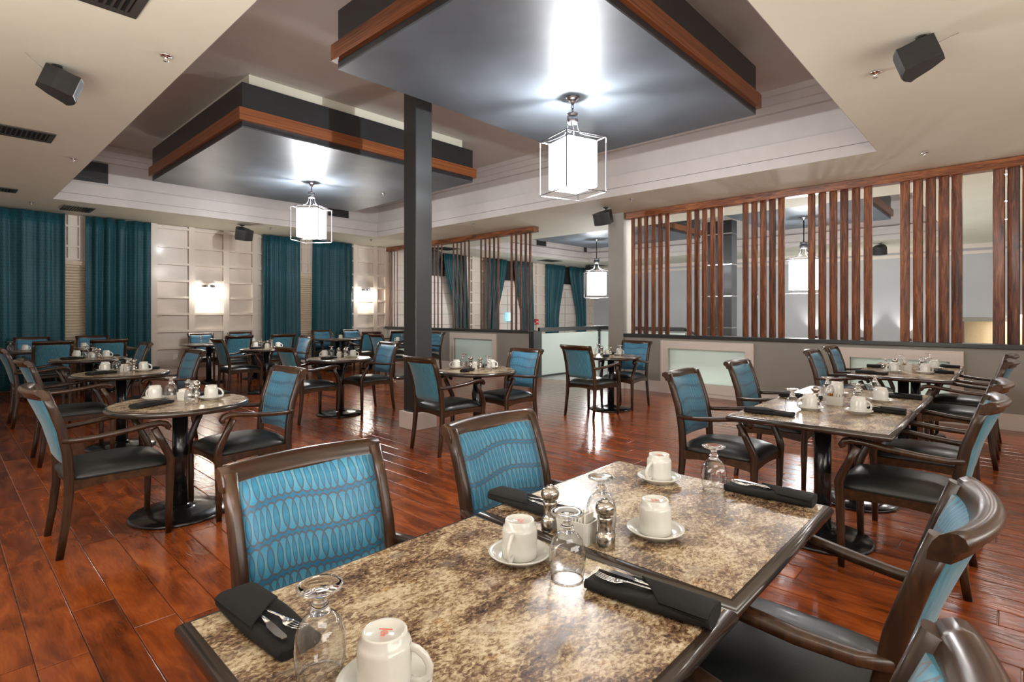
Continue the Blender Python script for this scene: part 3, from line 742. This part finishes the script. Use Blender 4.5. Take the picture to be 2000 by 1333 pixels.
for i, ((x, y), lb) in enumerate(spk):
    o = SPK if i == 0 else dup(SPK, lb, (x, y, ZC))
    if i == 0: o.location = (x, y, ZC); o['label'] = lb
dup(SPK, 'chrome sprinkler head under the left canopy by the column', (5.5, 8.3, 3.52))
# recessed downlights beyond the slats
for i, x in enumerate((9.6, 11.9, 14.2)):
    t = thing('recessed_downlight', ['bright downlight nearest behind right end slats', 'middle bright downlight behind right end slats', 'farthest bright downlight behind right end slats'][i], 'lamp', (x, .13, ZC))
    MB().lathe([(.075, -.004), (.055, -.008), (.055, -.001), (.075, -.001)], 20, caps=False).obj('ring', M['ivory'], t)
    MB().lathe([(0, -.003), (.054, -.003), (.054, -.001), (0, -.001)], 20).obj('lens', M['can'], t)
    spot('downlight_beam', (x, .13, ZC-.03), (x, .13, 0), 60, 1.9)
# wall wash uplights of the far room
for y, lb in ((4.6, 'small black uplight at far wall behind the black column'), (3.25, 'small black uplight on far wall under the far lantern'), (2.25, 'small black uplight on far wall between slat groups')):
    t = thing('wall_uplight', lb, 'lamp', (XF-.14, y, .56))
    MB().bbox((-.06, -.1, 0), (.13, .1, .1), .008).obj('housing', M['plastic'], t)
    spot('uplight_beam', (XF-.17, y, .68), (XF-.02, y, 2.6), 22, 1.5, .03, (1, .98, .95), .8)
# outlet, alarm, sign
t = thing('wall_outlet', 'ivory power outlet low on the panelled wall', 'outlet', (3.45, YA-.009, .457))
MB().bbox((-.045, -.006, -.06), (.045, 0, .06), .002).obj('cover_plate', M['ivory'], t)
for z in (-.025, .025): piece('socket', M['trim'], (-.018, -.009, z-.016), (.018, -.005, z+.016), t)
t = thing('fire_alarm_pull', 'red fire alarm pull station on the far panelled wall', 'alarm', (15.05, YA-.05, 1.05))
MB().bbox((-.08, -.05, -.1), (.08, .04, .1), .008).obj('body', M['red'], t); piece('pull_handle', M['ivory'], (-.05, -.06, -.02), (.05, -.049, .02), t)
t = thing('glowing_sign', 'small cyan and white glowing sign behind the narrow slats', 'sign', (13.55, YA-.12, 1.24))
MB().bbox((-.13, -.03, -.15), (.13, .09, .15), .006).obj('housing', M['cyan'], t)
b = MB(); b.xf = Matrix.Translation((.02, -.034, 0)) @ Matrix.Rotation(PI/2, 4, 'X')
b.box((-.03, -.12, 0), (.09, .12, .004)); b.obj('white_field', M['signwhite'], t)

# ------------------------------------------------------------------ chair
def build_chair():
    t = thing('dining_armchair', 'x', 'chair')
    W_ = .224
    leg_s = rrect(.034, .044, .010)
    for sx in (-1, 1):
        path = [(sx*.236, -.272, 0), (sx*.234, -.248, .16), (sx*.229, -.232, .32), (sx*W_, -.228, .44), (sx*W_, -.237, .58), (sx*W_, -.262, .72), (sx*W_, -.300, .84), (sx*W_, -.334, .935)]
        MB().sweep(path, leg_s, side=(1, 0, 0), scales=[.8, .9, 1, 1.1, 1.1, 1.05, 1, 1]).obj('rear_leg', M['chair'], t)
        path = [(sx*.248, .252, 0), (sx*.250, .255, .2), (sx*.252, .258, .38), (sx*.254, .262, .455), (sx*.258, .248, .50), (sx*.266, .212, .58), (sx*.272, .172, .665)]
        MB().sweep(path, rrect(.036, .040, .010), side=(1, 0, 0), scales=[.8, .95, 1.1, 1.15, 1.1, 1, 1]).obj('front_leg', M['chair'], t)
        path = [(sx*.229, -.262, .655), (sx*.25, -.20, .652), (sx*.268, -.09, .660), (sx*.278, .04, .676), (sx*.276, .14, .692), (sx*.274, .20, .695), (sx*.273, .232, .684), (sx*.273, .246, .664), (sx*.273, .238, .650)]
        MB().sweep(path, rrect(.044, .030, .011), side=(1, 0, 0), scales=[(.65, 1), (.75, .95), (.95, .95), (1.1, 1), (1.15, 1.05), (1.15, 1.15), (1.15, 1.2), (1.1, 1.1), (1.0, .8)]).obj('armrest', M['chair'], t)
    # seat frame with arched lower edge
    def apron(p0, p1, name):
        n = 8; b = MB(); d = Vector(p1)-Vector(p0); nrm = Vector((-d.y, d.x, 0)).normalized()*.011; A = []
        for i in range(n+1):
            f = i/n; p = Vector(p0)+d*f; lo = .365+.020*math.sin(PI*f)
            A.append([b.av((p.x+s*nrm.x, p.y+s*nrm.y, z)) for s, z in ((-1, lo), (1, lo), (1, .425), (-1, .425))])
        for i in range(n):
            for k in range(4): b.af((A[i][k], A[i][(k+1) % 4], A[i+1][(k+1) % 4], A[i+1][k]))
        b.af(A[0][::-1]); b.af(A[-1]); b.obj(name, M['chairx'], t)
    apron((-.24, .252, 0), (.24, .252, 0), 'apron'); apron((-.225, -.222, 0), (.225, -.222, 0), 'apron')
    apron((-.247, .24, 0), (-.23, -.22, 0), 'apron'); apron((.247, .24, 0), (.23, -.22, 0), 'apron')
    # cushion
    b = MB(); n = 12; G = []
    def sup(u, v):
        hw = .256-.02*(1-v)/2*1.0; x = u*hw; y = .012+v*.262
        # rounded corner squash
        k = (abs(u)**6+abs(v)**6)**(1/6.0); m_ = max(abs(u), abs(v), 1e-6); f = m_/k if k > 1e-6 else 1
        return x*f, y*f+.012*(1-f)
    for j in range(n+1):
        row = []
        for i in range(n+1):
            u = -1+2*i/n; v = -1+2*j/n; u = math.sin(u*PI/2)*.5+u*.5; v = math.sin(v*PI/2)*.5+v*.5
            x, y = sup(u, v); z = .442+.052*(1-abs(u)**4)**.6*(1-abs(v)**4)**.6+.004*(1-u*u)
            row.append(b.av((x, y, z)))
        G.append(row)
    for j in range(n):
        for i in range(n): b.af((G[j][i], G[j][i+1], G[j+1][i+1], G[j+1][i]), 0, True)
    ring = G[0]+[G[j][n] for j in range(1, n+1)]+G[n][n-1::-1]+[G[j][0] for j in range(n-1, 0, -1)]
    lo = [b.av((b.v[k][0]*.985, (b.v[k][1]-.012)*.985+.012, .418)) for k in ring]
    md = [b.av((b.v[k][0]*1.008, (b.v[k][1]-.012)*1.008+.012, .432)) for k in ring]
    for k in range(len(ring)):
        j = (k+1) % len(ring); b.af((lo[k], lo[j], md[j], md[k]), 0, True); b.af((md[k], md[j], ring[j], ring[k]), 0, True)
    b.af(lo[::-1]); b.obj('seat', M['vinyl'], t)
    # back pad (front patterned, back woven)
    b = MB(); nx, nz = 10, 12
    def post_y(z):
        P = [(.44, -.228), (.58, -.237), (.72, -.262), (.84, -.300), (.925, -.334)]
        for (z0, y0), (z1, y1) in zip(P, P[1:]):
            if z <= z1: return y0+(y1-y0)*(z-z0)/(z1-z0)
        return P[-1][1]
    F, Bk = [], []
    for j in range(nz+1):
        v = j/nz; z = .515+.395*v; rf, rb = [], []
        for i in range(nx+1):
            u = -1+2*i/nx; hw = .207
            cr = 1-.10*max(0, (.1-v)/.1)*abs(u)**8
            x = u*hw*cr; bow = -.05*(1-u*u)*(.35+.65*v)
            pf = ((1-abs(u)**6)*(1-abs(2*v-1)**8))**.5
            y = post_y(z)+bow
            rf.append((b.av((x, y+.008+.017*pf, z)), (u*hw, z))); rb.append((b.av((x, y-.008-.017*pf, z)), (u*hw, z)))
        F.append(rf); Bk.append(rb)
    for j in range(nz):
        for i in range(nx):
            q = (F[j][i], F[j][i+1], F[j+1][i+1], F[j+1][i]); b.af([k[0] for k in q], 0, True, [k[1] for k in q])
            q = (Bk[j][i+1], Bk[j][i], Bk[j+1][i], Bk[j+1][i+1]); b.af([k[0] for k in q], 1, True, [k[1] for k in q])
    def bd(G): return G[0]+[G[j][nx] for j in range(1, nz+1)]+G[nz][nx-1::-1]+[G[j][0] for j in range(nz-1, 0, -1)]
    f_, g_ = bd(F), bd(Bk); n = len(f_)
    for k in range(n):
        j = (k+1) % n; q = (f_[j], f_[k], g_[k], g_[j]); b.af([x[0] for x in q], 1, False, [x[1] for x in q])
    b.obj('back_pad', [M['fabric'], M['fabricback']], t)
    # rolled top rail
    sec = [(.014, -.024), (.012, -.006), (.005, .013), (-.006, .027), (-.020, .035), (-.034, .0355), (-.045, .029), (-.0495, .017), (-.046, .006), (-.036, .0), (-.027, -.007), (-.023, -.024)]
    b = MB(); n = 14; R = []
    for i in range(n+1):
        u = -1+2*i/n; x = u*.246; yb = -.326-.050*(1-u*u)
        R.append([b.av((x, yb+a, .917+z)) for a, z in sec])
    for i in range(n):
        for k in range(len(sec)): b.af((R[i][k], R[i][(k+1) % len(sec)], R[i+1][(k+1) % len(sec)], R[i+1][k]), 0, True)
    b.af(R[0][::-1]); b.af(R[-1]); b.obj('top_rail', M['chairx'], t)
    return t
CH = build_chair(); ch_used = []
DIR = {'+x': -PI/2, '-x': PI/2, '+y': 0.0, '-y': PI}
def chair(x, y, d, label, jit=0):
    rz = DIR[d]+jit
    if not ch_used: CH.location = (x, y, 0); CH.rotation_euler = (0, 0, rz); CH['label'] = label; ch_used.append(1); CH['group'] = 'teal backed dining armchairs'; return CH
    return dup(CH, label, (x, y, 0), rz)
CHAIRS = [
 (.765, 1.215, '-y', 'walnut armchair with blue loop back, nearest on far side of front table', 0),
 (1.535, 1.20, '-y', 'walnut armchair with blue loop back, second on far side of front table', 0),
 (1.56, .44, '+y', 'walnut armchair with curved rail at right side of front table', 0),
 (.71, .41, '+y', 'walnut armchair cut by the bottom right corner of view', 0),
 (.745, 4.115, '+x', 'walnut armchair at the left of nearest round table', 0),
 (1.52, 4.09, '-x', 'walnut armchair at the right of nearest round table', .04),
 (.905, 6.56, '+x', 'walnut armchair at left of second round table', 0),
 (1.68, 6.80, '-x', 'walnut armchair at right of second round table', .05),
 (.90, 8.90, '+x', 'walnut armchair at the left edge, left of third round table', 0),
 (1.72, 9.1, '-x', 'walnut armchair at right of third round table, before blue curtain edge', 0),
 (1.22, 11.0, '+y', 'walnut armchair with back to us at left of window table', .03),
 (1.93, 11.02, '+y', 'walnut armchair with back to us at right of window table', -.03),
 (1.16, 12.2, '-y', 'walnut armchair beyond window table against left curtain', 0),
 (2.0, 12.2, '-y', 'walnut armchair beyond window table, right of blinds', 0),
 (3.315, 6.65, '+x', 'walnut armchair at left of central round table', 0),
 (4.19, 6.70, '-x', 'walnut armchair at right of central round table, left of column', 0),
 (3.50, 9.55, '+x', 'walnut armchair at left of round table before panelled wall', 0),
 (4.36, 9.6, '-x', 'walnut armchair at right of round table before panelled wall', 0),
 (3.93, 11.05, '+y', 'walnut armchair with back to us before the left sconce', 0),
 (4.78, 11.1, '+y', 'walnut armchair with back to us before the third curtain', 0),
 (3.82, 12.2, '-y', 'walnut armchair under left sconce behind panelled wall table', 0),
 (4.60, 12.2, '-y', 'walnut armchair behind panelled wall table, right of left sconce', 0),
 (6.52, 12.2, '-y', 'walnut armchair behind corner table before last main curtain', 0),
 (7.32, 12.2, '-y', 'walnut armchair behind corner table under right sconce', 0),
 (6.79, 11.05, '+y', 'walnut armchair with back to us at left of corner table', 0),
 (7.56, 11.05, '+y', 'walnut armchair with back to us at right of corner table', 0),
 (6.42, 9.45, '+x', 'walnut armchair at left of round table behind the column', 0),
 (7.33, 9.45, '-x', 'walnut armchair just right of column against half wall', 0),
 (3.555, 4.22, '+x', 'walnut armchair with back to us just right of column', -.06),
 (4.43, 4.23, '-x', 'walnut armchair at right of round table near column', 0),
 (6.06, 4.19, '+x', 'walnut armchair with back to us before the glass gate', -.05),
 (6.97, 4.22, '-x', 'walnut armchair at the half wall end beside gate table', .03),
 (3.765, 1.46, '-y', 'walnut armchair at middle right table, left side nearest', 0),
 (4.86, 1.46, '-y', 'walnut armchair at middle right table, left side second', 0),
 (3.60, .44, '+y', 'walnut armchair at middle right table, right side nearest', 0),
 (4.49, .43, '+y', 'walnut armchair at middle right table, right side second', 0),
 (6.85, 1.36, '-y', 'walnut armchair at farthest right table, left side nearest', 0),
 (7.72, 1.36, '-y', 'walnut armchair at farthest right table, left side second', 0),
 (6.53, .40, '+y', 'walnut armchair at farthest right table, right side nearest', 0),
 (7.45, .40, '+y', 'walnut armchair at farthest right table, right side second', 0),
]
for c in CHAIRS: chair(*c)

# ------------------------------------------------------------------ tables
TZ = .76
def pedestal(t, rb=.30, rc=.047):
    MB().lathe([(0, 0), (rb, 0), (rb, .012), (rb-.012, .022), (rb*.6, .032), (.10, .042), (.07, .052), (.066, .06), (0, .06)], 40).obj('base', M['black'], t)
    MB().lathe([(rc, .055), (rc, TZ-.05)], 24).obj('pedestal', M['black'], t)
    MB().lathe([(0, TZ-.052), (.15, TZ-.05), (.16, TZ-.042), (0, TZ-.041)], 20).obj('mounting_plate', M['black'], t)
def round_table_proto():
    t = thing('round_table', 'x', 'table'); R = .425; q = .019
    prof = [(0, TZ-.041), (R-.03, TZ-.041)]+[(R-q+q*math.sin(a), TZ-.02-q*math.cos(a)) for a in [PI*k/8 for k in range(9)]]+[(R-.024, TZ-.0005), (0, TZ-.0005)]
    MB().lathe(prof, 64).obj('edge', M['edge'], t)
    MB().lathe([(0, TZ-.004), (R-.022, TZ-.004), (R-.022, TZ), (0, TZ)], 64, sm=False).obj('top', M['laminate'], t)
    pedestal(t); return t
RT = round_table_proto(); rt_used = []
def round_table(x, y, label, rz=0):
    if not rt_used: RT.location = (x, y, 0); RT['label'] = label; RT['group'] = 'round pedestal tables'; rt_used.append(1); return RT
    return dup(RT, label, (x, y, 0), rz)
def rect_table_proto(w, d):
    t = thing('square_table', 'x', 'table')
    q = .019
    sec = [(-.03, -.020)]+[(-q+q*math.sin(a), -q*math.cos(a)) for a in [PI*k/8 for k in range(9)]]+[(-.024, .0195), (-.03, .0195)]
    b = MB(); R = []
    for sx, sy in ((-1, -1), (1, -1), (1, 1), (-1, 1)): R.append([b.av((sx*(w/2+a), sy*(d/2+a), TZ-.0205+z)) for a, z in sec])
    m = len(sec)
    for k in range(4):
        for j in range(m-1): b.af((R[k][j], R[(k+1) % 4][j], R[(k+1) % 4][j+1], R[k][j+1]), 0, True)
    b.af([R[k][0] for k in range(4)][::-1]); b.af([R[k][m-1] for k in range(4)])
    b.obj('edge', M['edge'], t)
    MB().box((-w/2+.023, -d/2+.023, TZ-.004), (w/2-.023, d/2-.023, TZ)).obj('top', M['laminate'], t)
    pedestal(t, .27); return t
TABS = {}
for key, x, y, lb in (('T1', 1.15, 4.19, 'nearest round stone patterned table at the left'), ('T2', 1.31, 6.72, 'second round table in the left row'),
                      ('T3', 1.42, 9.15, 'third round table in the left row before curtains'), ('T6', 3.76, 6.72, 'central round table left of column'),
                      ('T5', 3.93, 9.5, 'round table before the panelled wall'), ('T9', 6.87, 9.45, 'round table hidden behind the dark column'),
                      ('T10', 4.0, 4.25, 'round table just right of the column'), ('T11', 6.61, 4.24, 'round table before the glass gate')):
    round_table(x, y, lb); TABS[key] = (x, y)
RTA = rect_table_proto(.81, .795); RTA.location = (1.543, .820, 0); RTA['label'] = 'front square stone patterned table, far half of pair'; RTA['group'] = 'square pedestal tables'
dup(RTA, 'front square stone patterned table, nearest to us', (.727, .815, 0))
RTB = rect_table_proto(.90, .83); RTB.location = (3.705, .865, 0); RTB['label'] = 'middle right square table, nearer half of pair'; RTB['group'] = 'square pedestal tables'
dup(RTB, 'middle right square table, farther half of pair', (4.61, .865, 0))
dup(RTB, 'farthest right square table by half wall, nearer half', (6.69, .835, 0)); dup(RTB, 'farthest right square table by half wall, farther half', (7.60, .835, 0))
for x, y, lb in ((1.22, 11.72, 'window table left half before the left curtain'), (2.05, 11.72, 'window table right half before the blinds'),
                 (3.72, 11.72, 'table before panelled wall, left half under sconce'), (4.62, 11.72, 'table before panelled wall, right half'),
                 (6.5, 11.72, 'corner table left half before last curtain'), (7.4, 11.72, 'corner table right half under right sconce')):
    dup(RTA, lb, (x, y, 0))

# ------------------------------------------------------------------ tableware
def lathe_shell(outer, inner, n=32): return MB().lathe(outer+inner[::-1], n, caps=False)
def build_mug():
    t = thing('coffee_mug', 'x', 'mug')               # upside down: rim at z=0, foot on top
    out = [(.0425, 0), (.0445, .002), (.0435, .02), (.0435, .066), (.041, .074), (.0365, .078), (.0365, .088), (.0345, .0905), (.031, .0895), (.029, .0865), (0, .0865)]
    inn = [(.0405, .001), (.040, .06), (.036, .072), (0, .078)]
    b = MB().lathe(inn[::-1]+out, 36, caps=False); b.obj('body', M['china'], t)
    P = [(.0425, .012), (.060, .010), (.073, .020), (.074, .036), (.066, .052), (.054, .062), (.0415, .066)]
    MB().sweep([(x, 0, z) for x, z in P], rrect(.013, .009, .004), up=(0, 1, 0)).obj('handle', M['china'], t)
    b = MB(); z = .0868; b.box((-.011, .006, z-.0003), (.011, .0085, z+.0004))
    n = 16
    for k in range(n):
        a0, a1 = 2*PI*k/n, 2*PI*(k+1)/n; r0, r1 = .0042, .006
        q = [b.av((r*math.cos(a), -.002+r*math.sin(a), z+.0004)) for r, a in ((r0, a0), (r1, a0), (r1, a1), (r0, a1))]; b.af(q)
    b.box((-.0035, -.0112, z-.0003), (.0035, -.0092, z+.0004)); b.box((-.002, -.0035, z-.0003), (.002, -.0005, z+.0004))
    b.obj('red_stamp', M['stamp'], t); return t
def build_saucer():
    o = MB().lathe([(0, .004), (.042, .004), (.044, 0), (.049, 0), (.051, .004), (.066, .011), (.0765, .0185), (.078, .021), (.0755, .0225), (.066, .0165), (.054, .0095), (.040, .008), (0, .008)], 40).obj('saucer', M['china'])
    return tag(o, 'x', 'saucer')
def build_goblet():
    # upside down goblet: rim on the table, foot in the air
    t = thing('goblet', 'x', 'glass')
    MB().lathe([(.0365, .0006), (.0372, .0012), (.041, .028), (.0425, .05), (.0405, .072), (.035, .089), (.026, .101), (.0175, .1075)], 36, caps=False).obj('bowl', M['thinglass'], t)
    MB().tube([(.0367*math.cos(2*PI*k/36), .0367*math.sin(2*PI*k/36), .0014) for k in range(36)], .0011, 6, closed=True).obj('rim', M['glass'], t)
    out = [(0, .105), (.010, .1055), (.0175, .1075), (.0165, .1105), (.0125, .114), (.0125, .117), (.0155, .1205), (.0125, .124), (.0095, .129), (.010, .136), (.018, .142), (.031, .1465), (.0375, .1495), (.0385, .152), (.0365, .1535), (.026, .1535), (.012, .150), (0, .149)]
    MB().lathe(out, 32, caps=False).obj('foot', M['glass'], t)
    return t
def build_mill():
    t = thing('pepper_mill', 'x', 'shaker')
    MB().lathe([(0, 0), (.0245, 0), (.0255, .002), (.0255, .034), (.024, .036), (.021, .038), (.0185, .046), (.0175, .058), (.0185, .070), (.0205, .074), (.0205, .080), (.018, .082), (0, .082)], 28).obj('body', M['steel'], t)
    MB().lathe([(0, .082), (.012, .082), (.014, .084), (.022, .089), (.0255, .098), (.0255, .106), (.022, .115), (.014, .120), (.010, .1215), (.0105, .124), (.007, .1265), (0, .127)], 28).obj('head', M['steel'], t)
    return t
def build_caddy():
    t = thing('sugar_caddy', 'x', 'caddy')
    b = MB()
    O = rrect(.105, .065, .014, 3); I = rrect(.097, .057, .011, 3); T = [(x*.93, y*.9) for x, y in O]
    R = [[b.av((x, y, 0)) for x, y in T], [b.av((x, y, .058)) for x, y in O], [b.av((x, y, .058)) for x, y in I], [b.av((x*.9, y*.9, .008)) for x, y in I]]
    n = len(O)
    for a_, c_ in zip(R, R[1:]):
        for k in range(n): b.af((a_[k], a_[(k+1) % n], c_[(k+1) % n], c_[k]), 0, False)
    b.af(R[0][::-1]); b.af(R[-1]); b.obj('bowl', M['china'], t)
    for k in range(9):
        b = MB(); b.xf = Matrix.Translation((-.036+.009*k, 0, .048)) @ Matrix.Rotation(.16*math.sin(k*2.1), 4, 'Y') @ Matrix.Rotation(.08*math.cos(k*1.7), 4, 'X')
        b.box((-.0022, -.022, -.034), (.0022, .022, .028)); b.obj('packet', M['packet_brown' if k > 4 else 'packet'], t)
    return t
def build_napkin():
    # long roll lying along +Y; open pocket end towards +Y half shows cutlery
    t = thing('napkin_roll', 'x', 'napkin')
    b = MB(); n = 18; L = .27; R = []
    for j in range(n+1):
        f = j/n; y = -L/2+L*f
        w = .040+.006*math.sin(f*3.0); h = .0155-.003*f
        ring = []
        for k in range(16):
            a = 2*PI*k/16; ca, sa = math.cos(a), math.sin(a)
            x = w*math.copysign(abs(ca)**.55, ca); z = h+h*math.copysign(abs(sa)**.75, sa)
            if sa > .2: z += .0025*math.sin(9*f+x*60)-(.006 if f > .48 and abs(x) < .032 else 0)
            ring.append(b.av((x, y, max(0, z))))
        R.append(ring)
    for a_, c_ in zip(R, R[1:]):
        for k in range(16): b.af((a_[k], a_[(k+1) % 16], c_[(k+1) % 16], c_[k]), 0, True)
    b.af(R[0][::-1]); b.af(R[-1]); b.obj('cloth', M['napkin'], t)
    b = MB()      # diagonal overlapping flap
    O = [(-.0425, -L/2+.002), (.0425, -L/2+.002), (.043, .035), (-.0425, -.035)]
    ring0 = []; ring1 = []
    m = 10
    for j in range(m+1):
        s = j/m; x = -.0425+.0855*s; y1 = -.035+.07*s; zt = .0255+.0075*(1-(2*s-1)**2)**.5
        ring0.append((b.av((x, -L/2+.003, zt-.004)), b.av((x, y1, zt-.004+.003)))); ring1.append((b.av((x, -L/2+.003, zt)), b.av((x, y1, zt+.003))))
    for j in range(m):
        b.af((ring1[j][0], ring1[j+1][0], ring1[j+1][1], ring1[j][1]), 0, True); b.af((ring0[j][0], ring0[j][1], ring0[j+1][1], ring0[j+1][0]), 0, True)
        b.af((ring0[j][1], ring1[j][1], ring1[j+1][1], ring0[j+1][1]))
    b.obj('flap', M['napkin'], t)
    return t
def build_fork():
    t = thing('fork', 'x', 'cutlery'); b = MB()
    P = [(0, -.10, .002), (0, -.03, .003), (0, .0, .005), (0, .012, .0035)]
    b.sweep(P, rrect(.006, .0026, .001, 1), scales=[(1.6, 1), (.9, 1.1), (.8, 1.2), (1.6, 1)]); b.obj('handle', M['chrome'], t)
    b = MB(); b.sweep([(0, .012, .0035), (0, .022, .0015), (0, .032, .001)], rrect(.021, .002, .0009, 1), scales=[(.5, 1), (.95, 1), (1, 1)])
    for x in (-.0088, -.003, .003, .0088): b.sweep([(x, .030, .001), (x, .05, .0025), (x, .072, .008)], rrect(.0028, .0018, .0008, 1), scales=[1, 1, .7])
    b.obj('tines', M['chrome'], t); return t
def build_knife():
    t = thing('table_knife', 'x', 'cutlery')
    MB().sweep([(0, -.10, .002), (0, .0, .002), (0, .012, .002)], rrect(.009, .004, .0018, 1)).obj('handle', M['chrome'], t)
    b = MB(); ol = [(-.004, .012), (.005, .012), (.0095, .03), (.0095, .065), (.006, .082), (-.002, .088), (-.005, .08), (-.005, .03)]; b.prism(ol, .001, .003); b.obj('blade', M['chrome'], t); return t
PROTO = {}
GRP = {'mug': 'upturned white coffee mugs', 'saucer': 'white saucers under mugs', 'goblet': 'upturned stemmed goblets', 'mill': 'steel shakers on the tables', 'caddy': 'white sugar caddies', 'napkin': 'black napkin rolls', 'fork': 'forks in the napkin rolls', 'knife': 'knives in the napkin rolls'}
BLD = {'mug': build_mug, 'saucer': build_saucer, 'goblet': build_goblet, 'mill': build_mill, 'caddy': build_caddy, 'napkin': build_napkin, 'fork': build_fork, 'knife': build_knife}
def put(kind, x, y, z, rz, label):
    if kind not in PROTO:
        o = BLD[kind](); PROTO[kind] = o; o.location = (x, y, z); o.rotation_euler = (0, 0, rz); o['label'] = label; o['group'] = GRP[kind]; return o
    return dup(PROTO[kind], label, (x, y, z), rz)
def cup(x, y, rz, where):
    put('saucer', x, y, TZ, 0, 'white saucer under the mug '+where)
    put('mug', x, y, TZ+.0085, rz, 'upturned white mug '+where)
def nap(x, y, rz, where, cutlery=True):
    put('napkin', x, y, TZ, rz, 'black napkin roll '+where)
    if cutlery:
        R = Matrix.Rotation(rz, 3, 'Z')
        p = R @ Vector((-.008, .045, 0)); put('fork', x+p.x, y+p.y, TZ+.0275, rz+.12, 'fork in the napkin roll '+where)
        p = R @ Vector((.014, .03, 0)); put('knife', x+p.x, y+p.y, TZ+.0275, rz-.05, 'knife in the napkin roll '+where)
# front tables
cup(.992, .901, 3.5, 'left of the front sugar caddy'); cup(1.354, .726, .75, 'right of the front sugar caddy'); cup(1.797, .948, 3.0, 'at far corner of front table'); cup(.496, .745, -.9, 'at bottom of view on front table')
put('goblet', .994, .755, TZ, 0, 'upturned glass goblet in front of the front sugar caddy'); put('goblet', 1.273, .848, TZ, .4, 'upturned glass goblet behind the front sugar caddy')
put('goblet', 1.832, .761, TZ, 0, 'upturned glass goblet at far end of front table'); put('goblet', .443, .856, TZ, 0, 'upturned glass goblet nearest beside the bottom mug')
put('mill', 1.182, .958, TZ, 0, 'steel shaker left of the front sugar caddy'); put('mill', 1.192, .782, TZ, 1, 'steel shaker right of the front sugar caddy')
put('caddy', 1.185, .868, TZ, PI/2+.1, 'white caddy of sugar packets on the front tables')
nap(1.03, .565, .12, 'beside the front table joint'); nap(1.275, 1.125, PI+.05, 'behind the front steel shakers'); nap(1.892, .60, .05, 'at far end of front table'); nap(.44, 1.07, PI+.05, 'at the nearest left corner of front table')
# four-seat tables on the right (same place settings)
def four(x0, x1, y0, y1, nmn):
    X = lambda a: x0+(a-.33)/(1.62)*(x1-x0); Y = lambda a: y0+(a-.42)/.79*(y1-y0)
    for i, (a, b_, rz) in enumerate(((.80, .90, 2.2), (1.40, .64, .6), (1.52, .92, 2.3), (.86, .66, -.9))): cup(X(a), Y(b_), rz, ['left of caddy', 'right behind caddy', 'left behind caddy', 'right of caddy'][i]+' on '+nmn)
    for i, (a, b_) in enumerate(((.58, .93), (1.05, .70), (1.32, .93), (1.62, .71))): put('goblet', X(a), Y(b_), TZ, 0, 'upturned goblet '+['nearest left', 'nearest right', 'far left', 'far right'][i]+' on '+nmn)
    put('mill', X(1.0), Y(.92), TZ, 0, 'left steel shaker on '+nmn); put('mill', X(1.16), Y(.72), TZ, 0, 'right steel shaker on '+nmn)
    put('caddy', X(1.08), Y(.83), TZ, PI/2, 'white caddy of sugar packets on '+nmn)
    for i, (a, b_, rz) in enumerate(((.50, 1.03, PI), (1.22, 1.07, PI), (.98, .58, 0), (1.66, .58, 0))): nap(X(a), Y(b_), rz+.06, ['nearest left', 'far left', 'nearest right', 'far right'][i]+' on '+nmn, i == 2)
four(3.25, 5.06, .45, 1.28, 'middle right table'); four(6.23, 8.05, .42, 1.25, 'farthest right table')
# two-seat round tables
def two(key, nmn, cut=False):
    x, y = TABS[key]
    cup(x-.09, y+.245, 2.1, 'left on '+nmn); cup(x+.19, y-.02, -.5, 'right on '+nmn)
    put('goblet', x+.005, y+.23, TZ, 0, 'upturned goblet left on '+nmn); put('goblet', x+.03, y-.135, TZ, 0, 'upturned goblet right on '+nmn)
    put('mill', x+.115, y+.23, TZ, 0, 'left steel shaker on '+nmn); put('mill', x+.13, y+.09, TZ, 0, 'right steel shaker on '+nmn)
    put('caddy', x+.055, y+.10, TZ, .8, 'white sugar caddy on '+nmn)
    nap(x-.17, y-.03, -1.05, 'front on '+nmn, cut); nap(x+.24, y+.16, -1.3, 'behind on '+nmn, False)
for key, nmn in (('T1', 'nearest round table'), ('T2', 'second left round table'), ('T3', 'third left round table'), ('T6', 'central round table'), ('T5', 'round table by panelled wall'), ('T9', 'round table behind column'), ('T10', 'round table right of column'), ('T11', 'round table by glass gate')): two(key, nmn)
# window row
for i, (x, y, nmn) in enumerate(((1.0, 11.8, 'window table left end'), (1.75, 11.8, 'window table middle'), (3.75, 11.75, 'panelled wall table left'), (4.55, 11.75, 'panelled wall table right'), (6.55, 11.75, 'corner table left'), (7.25, 11.75, 'corner table right'))):
    cup(x, y-.08, .5, 'at '+nmn); put('goblet', x-.17, y-.02, TZ, 0, 'upturned goblet at '+nmn)
    if i < 2: put('goblet', x+.42, y-.1, TZ, 0, 'upturned goblet right of mug at '+nmn)
